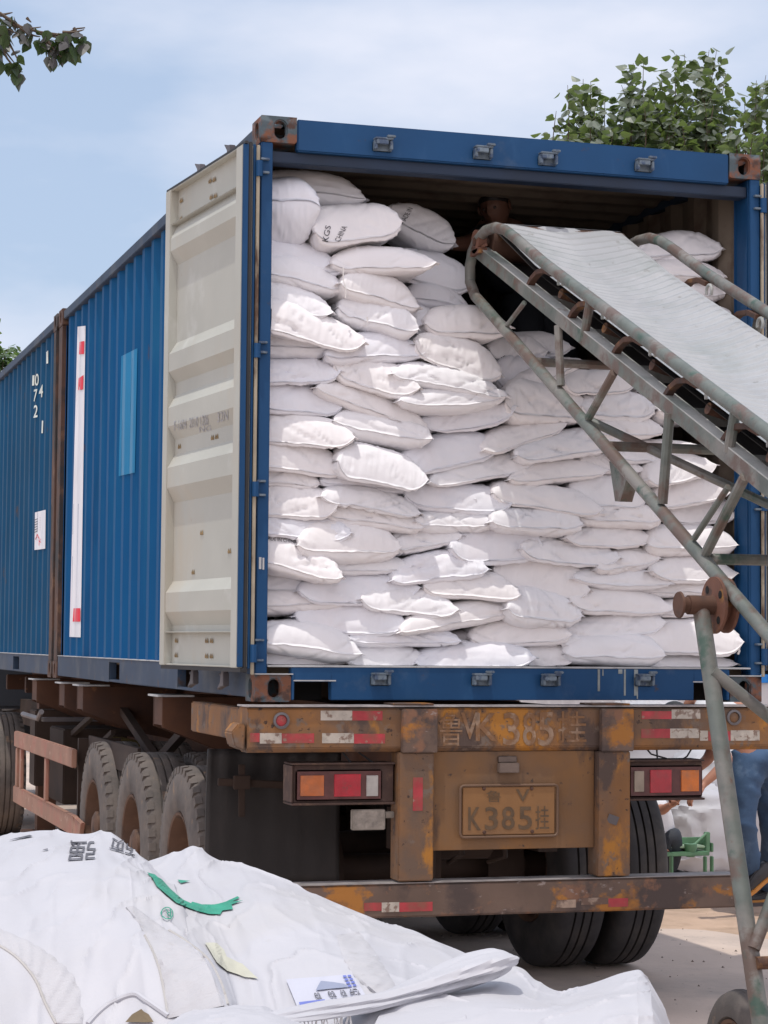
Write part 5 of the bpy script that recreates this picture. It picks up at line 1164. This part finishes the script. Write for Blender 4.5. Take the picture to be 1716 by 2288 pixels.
poly_decal('torn_opening', [(720, 1245), (760, 1200), (815, 1168), (850, 1200), (880, 1245)], bL, mat('brown_opening', (.16, .12, .07), .8, var=.3), bagL, 2, .006)

# ================================================================ people
def skin_mesh(name, joints, edges, m, parent, sub=2, root=0, extra=None):
    me = bpy.data.meshes.new(name); off = parent_world(parent) if parent else Vector((0, 0, 0))
    me.from_pydata([Vector(j[0])-off for j in joints], edges, []); o = bpy.data.objects.new(name, me); COL.objects.link(o)
    md = o.modifiers.new('skin', 'SKIN'); 
    for i, sv in enumerate(me.skin_vertices[0].data): r = joints[i][1]; sv.radius = (r, r) if not isinstance(r, tuple) else r; sv.use_root = (i == root)
    sb = o.modifiers.new('sub', 'SUBSURF'); sb.levels = sub; sb.render_levels = sub
    bpy.context.view_layer.update(); dg = bpy.context.evaluated_depsgraph_get(); nm = bpy.data.meshes.new_from_object(o.evaluated_get(dg)); bpy.data.objects.remove(o); bpy.data.meshes.remove(me)
    nm.name = name; nm.materials.clear(); nm.materials.append(m)
    nm.polygons.foreach_set('use_smooth', [True]*len(nm.polygons)); o = bpy.data.objects.new(name, nm); COL.objects.link(o)
    if parent: o.parent = parent
    return o
def limb(js): return js, [(i, i+1) for i in range(len(js)-1)]
def hand(mb_list, wrist, dirv, side, sc=1):
    """joints and edges for palm, four fingers, thumb from the wrist"""
    d = Vector(dirv).normalized(); s = Vector(side).normalized(); n = d.cross(s)
    J = [(wrist, .024*sc), (wrist+d*.045*sc, (.036*sc, .018*sc)), (wrist+d*.085*sc, (.038*sc, .016*sc))]; E = [(0, 1), (1, 2)]
    for k, (o, l) in enumerate(((-.028, .068), (-.010, .078), (.010, .074), (.028, .058))):
        a = len(J); b = wrist+d*.090*sc+s*o*sc
        J += [(b, .010*sc), (b+d*l*.45*sc+n*.008, .0095*sc), (b+d*l*.75*sc+n*.024, .009*sc), (b+d*l*.85*sc+n*.042, .008*sc)]; E += [(2, a), (a, a+1), (a+1, a+2), (a+2, a+3)]
    a = len(J); b = wrist+d*.03*sc-s*.035*sc; J += [(b, .013*sc), (b+d*.03*sc-s*.018*sc, .011*sc), (b+d*.055*sc-s*.018*sc+n*.018, .009*sc)]; E += [(1, a), (a, a+1), (a+1, a+2)]
    return J, E
def merge(*parts):
    """chain several joint lists; each part = (J, E, attach_index_in_total or None)"""
    J = []; E = []
    for j, e, att in parts:
        o = len(J); J += j; E += [(a+o, b+o) for a, b in e]
        if att is not None: E.append((att, o))
    return J, E
def head_mesh(c, fwd, up, m, hairm, parent, s=1.0):
    """head with brow, nose, mouth, chin, ears; hair cap as child"""
    f = Vector(fwd).normalized(); u = Vector(up).normalized(); r = f.cross(u).normalized(); u = r.cross(f)
    n, k = 40, 32; P = np.zeros((n+1, k, 3)); H = np.zeros((n+1, k, 3))
    for i in range(n+1):
        ph = math.pi*i/n
        for j in range(k):
            a = 2*math.pi*j/k; z = math.cos(ph); q = math.sin(ph); fx = q*math.cos(a); rx = q*math.sin(a)
            w = .076*(1-.22*max(0, -z)**1.3); dpt = .098*(1-.12*max(0, -z))
            F_ = fx*dpt; R_ = rx*w; Z_ = z*.118
            if fx > .3:
                g = lambda z0, a0, sz, sa: math.exp(-((z-z0)/sz)**2-((rx-a0)/sa)**2)
                F_ += .022*g(-.16, 0, .16, .14)+.010*g(.02, 0, .2, .10)-.010*g(.04, .36, .10, .17)-.010*g(.04, -.36, .10, .17)+.007*g(-.42, 0, .06, .28)+.006*g(-.52, 0, .05, .24)-.004*g(-.47, 0, .03, .25)+.010*g(-.82, 0, .16, .3)+.004*g(.14, 0, .08, .6)
            P[i, j] = c+(f*F_+r*R_+u*Z_)*s
            hs = min(1, max(0, (z*.95-fx*.36+.04)/.16)); hs = hs*hs*(3-2*hs); e = .9+.19*hs
            H[i, j] = c+(f*(fx*dpt)+r*R_+u*Z_)*s*e
    P = np.concatenate([P, P[:, :1]], 1); H = np.concatenate([H, H[:, :1]], 1)
    h = grid_mesh('head', P, m, parent); hr = grid_mesh('hair', H, hairm, parent)
    ew = mat('eye_dark', (.05, .035, .03), .4)
    for sg in (-1, 1):
        mb = MB(); mb.lathe([(0, .0), (.004, .026), (.012, .030), (.012, .022), (.006, .012), (.006, 0)], c+(r*sg*.074-f*.006-u*.006)*s, r*sg+f*-.3, 14); mb.build('ear', m, parent, smooth=True)
        e = c+(f*.080+r*sg*.030+u*.006)*s; mb = MB(); mb.lathe([(-.009, 0), (-.006, .008), (0, .010), (.006, .008), (.009, 0)], e, f, 12); mb.build('eye', ew, parent, smooth=True)
    return h

# worker inside the container, in the dark, reaching for the printed sack
pw = empty('person', 'worker in dark clothes bending inside the dark container, gripping a sack', 'person', tuple(at(1110, 700, y=1.15)*np.array([1, 1, 0])+np.array([0, 0, B+1.2])))
V3 = lambda px, py, y: Vector(at(px, py, y=y))
hc = V3(1106, 462, 1.25)
sh = V3(1125, 520, 1.5); shl = V3(1092, 528, 1.4); shr = V3(1165, 530, 1.5); wst = V3(1165, 640, 1.7)
el = V3(1040, 545, 1.2); wr = V3(985, 545, .85); er = V3(1190, 600, 1.3); wrr = V3(1160, 650, 1.1)
j1 = [(wst, .15), ((wst+sh)/2, .15), (sh, .12), (hc+Vector((0, 0, -.10)), .055), (hc+Vector((0, .01, -.05)), .045)]
Ja, Ea = hand(None, wr, (wr-el), (0, 0, 1)); Jb, Eb = hand(None, wrr, (wrr-er), (1, 0, 0))
J, E = merge((j1, [(0, 1), (1, 2), (2, 3), (3, 4)], None), ([(shl, .06), (el, .045), (wr+(el-wr)*.1, .028)], [(0, 1), (1, 2)], 2), (Ja, Ea, 7), ([(shr, .06), (er, .045), (wrr+(er-wrr)*.1, .028)], [(0, 1), (1, 2)], 2))
skin_mesh('body', J, E, M['skin_dark'], pw)
J, E = merge(([(wst, .185), ((wst+sh)/2, .185), (sh, .15)], [(0, 1), (1, 2)], None), ([(shl, .085), (el+(shl-el)*.35, .07)], [(0, 1)], 2), ([(shr, .085), (er+(shr-er)*.35, .07)], [(0, 1)], 2))
skin_mesh('shirt', J, E, M['shirt_d'], pw)
kn = wst+Vector((-.05, -.25, -.35)); ft = wst+Vector((-.02, .1, -.7)); kn2 = wst+Vector((.2, -.2, -.35)); ft2 = wst+Vector((.2, .15, -.7))
J, E = merge(([(wst, .17), (wst+Vector((0, 0, -.08)), .16)], [(0, 1)], None), ([(kn, .085), (ft, .06)], [(0, 1)], 1), ([(kn2, .085), (ft2, .06)], [(0, 1)], 1))
skin_mesh('trousers', J, E, M['shirt_d'], pw)
head_mesh(hc, (-.62, -.7, -.35), (-.3, -.15, 1), M['skin_dark'], M['hair'], pw, .98)

# man in jeans, bending to the left beyond the trailer
pj = empty('person', 'man in blue jeans and white shirt bending over behind the conveyor leg', 'person', tuple(at(1700, 2003, d=13.6)*np.array([1, 1, 0])))
Vd = lambda px, py, d: Vector(at(px, py, d=d))
D0 = 13.6
hip = Vd(1700, 1655, D0); hl = Vd(1670, 1700, D0-.05); hr_ = Vd(1712, 1700, D0+.12)
knl = Vd(1660, 1840, D0-.12); anl = Vd(1680, 1962, D0+.05); knr = Vd(1728, 1850, D0+.15); anr = Vd(1716, 1985, D0+.45)
chest = hip+Vector((-.14, .25, .24)); neck = hip+Vector((-.22, .42, .24)); hd2 = hip+Vector((-.27, .52, .18))
shA = hip+Vector((-.30, .22, .14)); elA = Vd(1628, 1700, D0-.25); wrA = Vd(1572, 1752, D0-.3); shB = hip+Vector((-.02, .45, .16)); elB = shB+Vector((-.1, .05, -.3)); wrB = elB+Vector((-.2, -.05, -.12))
Ja, Ea = hand(None, wrA, (wrA-elA), (0, 1, .3)); Jb, Eb = hand(None, wrB, (wrB-elB), (0, 1, 0))
J, E = merge(([(hip, .13), (chest, .14), (neck, .06), (hd2, .06)], [(0, 1), (1, 2), (2, 3)], None), ([(shA, .055), (elA, .042), (wrA+(elA-wrA)*.1, .028)], [(0, 1), (1, 2)], 1), (Ja, Ea, 6), ([(shB, .055), (elB, .042), (wrB+(elB-wrB)*.1, .028)], [(0, 1), (1, 2)], 1))
J, E = merge((J, E, None), (Jb, Eb, len(J)-1), ([(hl, .075), (knl, .06), (anl, .04)], [(0, 1), (1, 2)], 0), ([(hr_, .075), (knr, .06), (anr, .04)], [(0, 1), (1, 2)], 0))
skin_mesh('body', J, E, M['skin'], pj)
J, E = merge(([(hip+Vector((.02, 0, -.02)), .155), (chest, .165), (neck+Vector((.06, 0, 0)), .10)], [(0, 1), (1, 2)], None), ([(shA, .075), (elA+(shA-elA)*.25, .062)], [(0, 1)], 1), ([(shB, .075), (elB+(shB-elB)*.25, .062)], [(0, 1)], 1))
skin_mesh('shirt', J, E, M['shirt_w'], pj)
J, E = merge(([(hip+Vector((0, 0, .0)), (.15, .165)), (hip+Vector((.0, 0, -.10)), (.16, .17))], [(0, 1)], None), ([(hl+(knl-hl)*.1, .112), (hl+(knl-hl)*.5, .10), (knl, .082), (knl+(anl-knl)*.35, .084), (anl, .070), (anl+(anl-knl)*.05, .075)], [(0, 1), (1, 2), (2, 3), (3, 4), (4, 5)], 1), ([(hr_+(knr-hr_)*.1, .108), (hr_+(knr-hr_)*.5, .098), (knr, .082), (knr+(anr-knr)*.4, .080), (anr, .072)], [(0, 1), (1, 2), (2, 3), (3, 4)], 1))
jn = skin_mesh('jeans', J, E, M['jeans'], pj, sub=3)
me = jn.data; co = np.zeros(len(me.vertices)*3); me.vertices.foreach_get('co', co); co = co.reshape(-1, 3); no_ = np.array([v.normal[:] for v in me.vertices])
co += no_*(ridge(co[:, 2]*9+co[:, 0]*4, co[:, 0]*5+co[:, 1]*3, 61)**4*.014-.004)[:, None]; me.vertices.foreach_set('co', co.ravel()); me.update()
head_mesh(hd2+Vector((-.04, .07, -.06)), (-.3, .4, -.8), (-.3, .8, .4), M['skin'], M['hair'], pj, 1)
def shoe(heel, toe, up, parent):
    h = Vector(heel); t = Vector(toe); d = (t-h).normalized(); u = Vector(up); s_ = d.cross(u).normalized(); u = s_.cross(d)
    L2 = (t-h).length; mb = MB(); prof = [(0, .036, .075), (.12, .042, .085), (.35, .040, .075), (.6, .048, .055), (.85, .045, .038), (1, .025, .022)]
    v = []; 
    for (tt, w_, hh) in prof:
        for q in ((-1, 0), (-1, .6), (-.5, 1), (.5, 1), (1, .6), (1, 0)): v.append(h+d*L2*tt+s_*w_*q[0]+u*(.018+hh*q[1]))
    f = [(i*6+j, i*6+j+1, (i+1)*6+j+1, (i+1)*6+j) for i in range(5) for j in range(5)]+[(i*6+5, i*6, (i+1)*6, (i+1)*6+5) for i in range(5)]+[tuple(range(6)), tuple(range(35, 29, -1))]
    mb.add(v, f); o = mb.build('shoe', M['shoe'], parent, bevel=.006, smooth=True)
    mb = MB(); v = []
    for (tt, w_, hh) in prof:
        for q in ((-1.12, 0), (1.12, 0), (1.12, 1), (-1.12, 1)): v.append(h+d*L2*(tt*1.02-.01)+s_*w_*q[0]+u*(-.010+.029*q[1]))
    f = [(i*4+j, i*4+(j+1) % 4, (i+1)*4+(j+1) % 4, (i+1)*4+j) for i in range(5) for j in range(4)]+[(3, 2, 1, 0), (20, 21, 22, 23)]
    mb.add(v, f); mb.build('sole', M['sole'], o, bevel=.004)
    mb = MB(); mb.tube([h+u*.06+s_*.045-d*.0, h+d*.06+u*.10+s_*.04, h+d*.10+u*.11+s_*.02], .008, 6); mb.build('yellow_trim', M['yellow'], o)
    return o
shoe(Vd(1725, 1950, D0+.02), Vd(1650, 2010, D0-.05), (.5, -.1, .8), pj)
shoe(Vd(1735, 2012, D0+.5), Vd(1660, 2018, D0+.4), (0, 0, 1), pj)

# crouching helper behind the right mud flap: only a hand, a sleeve and dark trousers show
pc = empty('person', 'crouching helper half hidden behind the right rear tyre, hand showing', 'person', tuple(at(1500, 1960, d=15.3)*np.array([1, 1, 0])))
D1 = 15.2
hip = Vd(1462, 1900, D1); ch = Vd(1455, 1815, D1); nk = Vd(1452, 1778, D1); hd3 = Vd(1450, 1757, D1); s1 = Vd(1470, 1796, D1-.1); e1_ = Vd(1478, 1812, D1-.2); w1_ = Vd(1496, 1800, D1-.3); s2 = Vd(1440, 1796, D1+.15); e2_ = Vd(1440, 1830, D1+.05); w2_ = Vd(1460, 1850, D1-.15)
Ja, Ea = hand(None, w1_, (w1_-e1_), (0, 1, 0)); k1 = Vd(1512, 1862, D1-.1); a1_ = Vd(1492, 1950, D1); k2 = Vd(1490, 1862, D1+.3); a2_ = Vd(1470, 1948, D1+.3)
J, E = merge(([(hip, .12), (ch, .13), (nk, .055), (hd3, .06)], [(0, 1), (1, 2), (2, 3)], None), ([(s1, .05), (e1_, .04), (w1_+(e1_-w1_)*.1, .027)], [(0, 1), (1, 2)], 1), (Ja, Ea, 6), ([(s2, .05), (e2_, .04), (w2_, .03)], [(0, 1), (1, 2)], 1), ([(k1, .06), (a1_, .04)], [(0, 1)], 0), ([(k2, .06), (a2_, .04)], [(0, 1)], 0))
skin_mesh('body', J, E, M['skin'], pc)
J, E = merge(([(hip, .15), (ch, .155), (nk+Vector((0, 0, -.04)), .09)], [(0, 1), (1, 2)], None), ([(s1, .07), (e1_, .06)], [(0, 1)], 1), ([(s2, .07), (e2_, .06)], [(0, 1)], 1)); skin_mesh('shirt', J, E, M['shirt_w'], pc)
J, E = merge(([(hip, .15), (hip+Vector((0, 0, -.04)), .15)], [(0, 1)], None), ([(k1, .085), (a1_, .065)], [(0, 1)], 1), ([(k2, .085), (a2_, .065)], [(0, 1)], 1)); skin_mesh('trousers', J, E, M['shirt_d'], pc)
head_mesh(hd3+Vector((0, 0, .04)), (.7, -.5, -.3), (0, 0, 1), M['skin'], M['hair'], pc, .95)
shoe(a1_+Vector((-.05, .05, -.06)), a1_+Vector((.18, -.12, -.06)), (0, 0, 1), pc); shoe(a2_+Vector((-.05, .05, -.06)), a2_+Vector((.18, -.12, -.06)), (0, 0, 1), pc)

# ================================================================ things beyond
# green bench machine
gm0 = at(1562, 1962, z=.0)
GM = empty('green_bench_machine', 'small green metal bench with legs and clamp beside the right rear tyre', 'machine', tuple(gm0)); gd = 15.2
def gb(x0, y0, x1, y1, d, t, name, m):
    a = at(x0, y1, d=d); b = at(x1, y0, d=d); mb = MB(); mb.box(a[0], b[0], a[1], a[1]+t, a[2], b[2]); return mb.build(name, m, GM, bevel=.004)
gb(1492, 1873, 1592, 1888, gd, .03, 'back_rail', M['mach']); gb(1490, 1906, 1600, 1914, gd-.2, .45, 'table_top', M['mach']); gb(1492, 1892, 1588, 1896, gd-.15, .35, 'pale_plate', M['mach_l'])
for x in (1579, 1594): gb(x-3, 1914, x+3, 1957, gd-.2, .04, 'leg', M['mach'])
gb(1500, 1914, 1507, 1957, gd-.2, .04, 'leg', M['mach']); gb(1577, 1860, 1590, 1905, gd, .04, 'upright', M['mach']); gb(1590, 1884, 1596, 1904, gd, .3, 'end_plate', M['mach'])
mb = MB(); c = Vector(at(1543, 1895, d=gd-.1)); mb.lathe([(-.06, .03), (.0, .045), (.03, .045), (.035, .02)], c, (0, 0, 1), 16); mb.tube([c+Vector((0, 0, 0)), Vector(at(1578, 1862, d=gd))], .008, 8); mb.build('clamp', M['mach'], GM, smooth=True)
mb = MB(); p = at(1545, 1925, d=gd); mb.lathe([(-.09, 0), (-.09, .055), (0, .09), (.005, .085), (.0, .07), (-.08, .045), (-.08, 0)], Vector((p[0], p[1], .10)), (0, 0, 1), 20); bk = mb.build('bucket', M['frame_dark'], None, smooth=True, origin=(p[0], p[1], .01)); tag(bk, 'dark bucket standing under the green metal bench', 'bucket')
# white bag heap beyond
def blob(name, c, sx, sy, sz, seed, label, m='fibc'):
    n, k = 40, 50; PH, A = np.meshgrid(np.linspace(0, math.pi, n), np.linspace(0, 2*math.pi, k), indexing='ij')
    e = lambda t, p: np.sign(t)*np.abs(t)**p
    X = e(np.sin(PH), .7)*e(np.cos(A), .75); Y = e(np.sin(PH), .7)*e(np.sin(A), .75); Z_ = e(np.cos(PH), .8)
    rr = 1+.25*fbm(X*2+5, Y*2+Z_*2+5, seed)+.10*ridge(X*5+Y*3, Z_*3, seed+2)**3
    P = np.stack([c[0]+X*sx*rr, c[1]+Y*sy*rr, np.maximum(.0, c[2]+Z_*sz*rr)], 2); P[:, -1] = P[:, 0]
    P = P-np.array([c[0], c[1], 0]); o = grid_mesh(name, P, M[m]); o.location = (c[0], c[1], 0); tag(o, label, 'bulk bag', 'white bags heaped beyond the trailer'); return o
p = at(1610, 1880, d=17.2); blob('bulk_bag', (p[0], p[1], .42), .42, .4, .47, 5, 'tall crumpled white bulk bag standing behind the green bench')
p = at(1570, 1850, d=16.4); blob('bulk_bag', (p[0], p[1], .30), .30, .28, .33, 15, 'low slumped white bag right beside the green bench machine')
p = at(1450, 1700, d=19.0); blob('bulk_bag', (p[0], p[1], .55), .5, .45, .62, 25, 'white bulk bag behind the right tail light')
p = at(1530, 1840, d=16.9); blob('bulk_bag', (p[0]-.05, p[1], .25), .17, .2, .36, 35, 'narrow pale bag leaning behind the crouching helper', 'fibc_warm')
# shed wall
sh_ = empty('shed', 'pale rendered shed with bright blue cladding beyond the trailer', 'shed', (10, 21, 0))
mb = MB(); mb.box(5.2, 26, 20.0, 20.2, 0, 1.16); mb.build('wall', M['render_w'], sh_)
mb = MB()
for k in range(100): mb.box(5.2+k*.208, 5.2+k*.208+.15, 19.93, 19.97, 1.163, 4.0)
mb.box(5.2, 26, 19.97, 20.1, 1.163, 4.0); mb.build('cladding', M['blue_sheet'], sh_)
mb = MB(); mb.box(5.0, 26.2, 19.7, 24, 4.003, 4.1); mb.build('roof', M['rail'], sh_); mb = MB(); mb.box(5.2, 5.3, 20.2, 24, 0, 4.0); mb.build('wall', M['render_w'], sh_)
mb = MB(); mb.box(6.15, 6.45, 19.92, 19.999, 0, 1.15); mb.build('brick_pier', mat('tan_brick', (.45, .30, .2), .8, var=.2), sh_)
# low wall behind the truck on the left
lw = MB(); lw.box(-30, 4.6, 24, 24.3, 0, 2.0); lw.box(-30, 4.6, 23.96, 24.34, 2.003, 2.1); tag(lw.build('yard_wall', M['render_w'], None, origin=(-12, 24, 0)), 'long pale yard wall far behind the truck', 'wall')
mb = MB(); mb.bar(at(1640, 2016, z=.03), at(1760, 2020, z=.03), .30, .03); bd = mb.build('flat_board', M['steel'], None, origin=at(1690, 2016, z=0)); tag(bd, 'flat grey board on the ground by the man in jeans', 'board')

# ================================================================ trees
LEAF = np.array([(0, 0, 0), (.32, .12, .05), (.50, .42, .09), (.30, .78, .04), (0, 1.15, -.06), (-.30, .78, .04), (-.50, .42, .09), (-.32, .12, .05), (0, .45, -.03)])
LEAF_F = [(0, 1, 8), (1, 2, 8), (2, 3, 8), (3, 4, 8), (4, 5, 8), (5, 6, 8), (6, 7, 8), (7, 0, 8)]
def leaves(pts, size, seed, droop=.5, out=None):
    r = np.random.default_rng(seed); n = len(pts); pts = np.array(pts)
    az = r.uniform(0, 2*np.pi, n); el = r.normal(-droop, .45, n); roll_ = r.uniform(-1.1, 1.1, n)
    yv = np.stack([np.cos(el)*np.cos(az), np.cos(el)*np.sin(az), np.sin(el)], 1); xv = np.stack([-np.sin(az), np.cos(az), 0*az], 1); zv = np.cross(xv, yv)
    x2 = xv*np.cos(roll_)[:, None]+zv*np.sin(roll_)[:, None]; z2 = np.cross(x2, yv); s = size*r.uniform(.65, 1.25, n)
    stem = yv*.35*s[:, None]
    V_ = pts[:, None]+stem[:, None]+(LEAF[None, :, 0, None]*x2[:, None]+LEAF[None, :, 1, None]*yv[:, None]+LEAF[None, :, 2, None]*z2[:, None])*s[:, None, None]
    F_ = (np.array(LEAF_F)[None]+np.arange(n)[:, None, None]*9).reshape(-1, 3)
    return V_.reshape(-1, 3), F_
def tree(name, label, base, r0, shoots, leaf_size, m, seed, group=None, density=30, droop=.4, mid=None, lim=1.0, extra=(), hug=1.0):
    """shoots: list of (start point, tip point); leaves along the outer part of each"""
    r = np.random.default_rng(seed); root = empty(name, label, 'tree', tuple(base), group)
    lv = []; tw = MB(); tk = MB()
    base = np.array(base, float); fork = np.array(mid, float)
    tk.tube([base, base*.6+fork*.4+np.array([.1, 0, 0]), fork], [r0, r0*.75, r0*.5], 12)
    tk.build('trunk', M['bark'], root, smooth=True)
    for ex in extra: tw.tube(ex, [.016-.012*i/(len(ex)-1) for i in range(len(ex))], 6, cap=False)
    for sh_i in shoots:
        a, b = sh_i[:2]; a = np.array(a, float); b = np.array(b, float); L2 = np.linalg.norm(b-a)
        m1 = fork*.5+a*.5+np.array([0, 0, .15])
        if len(sh_i) < 3: tw.tube([fork, m1, a], [r0*.3*lim, r0*.2*lim, .012], 6, cap=False)
        if len(sh_i) < 3:
            for _ in range(int(np.linalg.norm(a-m1)*density*.35)): lv.append(m1+(a-m1)*r.uniform(.0, 1)+r.normal(0, .16, 3))
        bend = r.normal(0, .05*L2, 3); q = [a+(b-a)*t+bend*math.sin(t*3.1) for t in np.linspace(0, 1, 7)]; tw.tube(q, [.011, .010, .009, .007, .006, .005, .003], 5, cap=False)
        n = int(L2*density); t = r.uniform(0, 1, n)**.85; w_ = (1.05-t*.72)
        for ti, wi in zip(t, w_): p = a+(b-a)*ti+bend*math.sin(ti*3.1); lv.append(p+r.normal(0, .085, 3)*hug*wi*np.array([1, 1, .6])*(L2**.5)*1.15)
        for _ in range(int(L2*2.2)):      # side twigs
            ti = r.uniform(.0, .45); p = a+(b-a)*ti; d_ = r.normal(0, 1, 3); d_[2] = abs(d_[2])*.7+.3; d_ /= np.linalg.norm(d_); e = p+d_*r.uniform(.2, .45)*(1.1-ti); tw.tube([p, e], [.006, .003], 4, cap=False)
            for k in range(int(density*.22)): lv.append(p+(e-p)*r.uniform(.2, 1.05)+r.normal(0, .045, 3))
    tw.build('branches', M['twig'], root, smooth=True)
    V_, F_ = leaves(lv, leaf_size, seed+1, droop); mb = MB(); mb.v = V_.tolist(); mb.f = [tuple(q) for q in F_.tolist()]; mb.mi = [0]*len(mb.f); mb.build('crown', m, root)
    return root
def shoots_px(tops, ybase, d, seed, spread=.35, n_fill=30, xr=None, top_fn=None):
    r = np.random.default_rng(seed); S = []
    for (px, py) in tops:
        dd = d+r.uniform(-.5, .5); t = at(px, py, d=dd); a = at(px+r.uniform(-20, 20), ybase+r.uniform(0, 60), d=dd+r.uniform(-.2, .2)); S.append((a, t))
    for k in range(n_fill):
        px = r.uniform(*xr); py = top_fn(px)+r.uniform(42, 200); dd = d+r.uniform(-.9, .9); t = at(px, py, d=dd); a = at(px+r.uniform(-40, 40), py+r.uniform(110, 200), d=dd); S.append((a, t))
    return S
tops = [(1243, 248), (1268, 190), (1303, 176), (1320, 182), (1352, 220), (1388, 190), (1415, 142), (1438, 142), (1478, 160), (1512, 122), (1530, 120), (1560, 160), (1585, 112), (1602, 112), (1622, 165), (1628, 222), (1590, 200), (1460, 190), (1380, 240), (1330, 235)]
def tf(px): return float(np.interp(px, [1235, 1300, 1350, 1420, 1520, 1600, 1640], [265, 205, 225, 185, 165, 150, 220]))
S = shoots_px(tops, 330, 27, 3, n_fill=95, xr=(1248, 1600), top_fn=tf)
bp = at(1440, 1500, d=27.5); S += shoots_px([], 330, 27, 9, n_fill=60, xr=(1240, 1600), top_fn=lambda x: 330+abs(x-1440)*.3)
tree('poplar_tree', 'leafy poplar with upright shoots rising behind the container roof, left of two', (bp[0], bp[1], 0), .16, S, .125, M['leaf'], 5, 'poplars behind the container', 44, .35, mid=(bp[0], bp[1], 4.6), hug=.7)
tops2 = [(1663, 232), (1690, 180), (1712, 168), (1735, 150), (1765, 140), (1790, 170), (1652, 290)]
S = shoots_px(tops2, 330, 24, 4, n_fill=40, xr=(1672, 1860), top_fn=lambda x: 215); S += shoots_px([], 330, 24, 8, n_fill=20, xr=(1690, 1850), top_fn=lambda x: 380)
bp = at(1790, 1500, d=24.5); tree('poplar_tree', 'poplar at the right edge, its crown partly out of frame beside the container corner', (bp[0], bp[1], 0), .15, S, .112, M['leaf'], 15, 'poplars behind the container', 44, .35, mid=(bp[0], bp[1], 4.4), hug=.7)
# overhanging branch, upper left: tree standing off to the left
d = 13.5; bp = at(-900, 1500, d=d); S = []
path = [(-500, 30), (-250, 20), (-100, 22), (0, 30), (45, 60), (90, 72), (140, 78), (172, 64), (190, 62)]
def sx(a, b, da=0): return (at(*a, d=d+da), at(*b, d=d+da), 1) if a[0] > -120 else (at(*a, d=d+da), at(*b, d=d+da))
S += [sx((-200, 25), (8, 45)), sx((-100, 22), (45, 78)), sx((-40, 30), (40, 150), .1), sx((0, 90), (48, 160), .1), sx((-60, 60), (5, 130)), sx((0, 35), (28, 28)), sx((20, 50), (92, 60)), sx((45, 62), (90, 82)), sx((85, 75), (140, 88)), sx((95, 76), (125, 130)), sx((100, 80), (138, 128)), sx((110, 76), (150, 90)), sx((125, 78), (168, 72)), sx((130, 76), (168, 118)), sx((140, 72), (188, 66)), sx((130, 80), (150, 118)), sx((165, 62), (186, 86)), sx((60, 40), (70, 50))]
r_ = np.random.default_rng(3)
for k in range(26):
    a = (-900+r_.uniform(-300, 500), r_.uniform(-500, 300)); S.append(sx(a, (a[0]+r_.uniform(50, 300), a[1]+r_.uniform(-150, 60)), r_.uniform(-1, 1)))
tree('poplar_tree', 'tree off to the left, one dark leafy branch hanging in at the top corner', (bp[0], bp[1], 0), .15, S, .080, M['leaf_dark'], 25, None, 46, 1.15, mid=at(-800, 100, d=d), lim=.2, extra=[[at(*p, d=d) for p in path], [at(*p, d=d) for p in ((-60, 24), (-20, 60), (20, 95), (38, 130))]])
# soft tree at the left edge, far away
d = 42; bp = at(-90, 1480, d=d); S = []
for k in range(70):
    px = r_.uniform(-230, 66); t = (px, 722+max(0, px-5)*1.0+r_.uniform(0, 150)); S.append(sx((t[0]-r_.uniform(-10, 30), t[1]+70), t, r_.uniform(-1, 1)) if False else (at(t[0]-10, t[1]+70, d=d), at(*t, d=d+r_.uniform(-1, 1))))
tree('leafy_tree', 'pale green tree behind the far container at the left edge', (bp[0], bp[1], 0), .25, S, .13, M['leaf_far'], 35, None, 60, .2, mid=(bp[0], bp[1], 4.5))
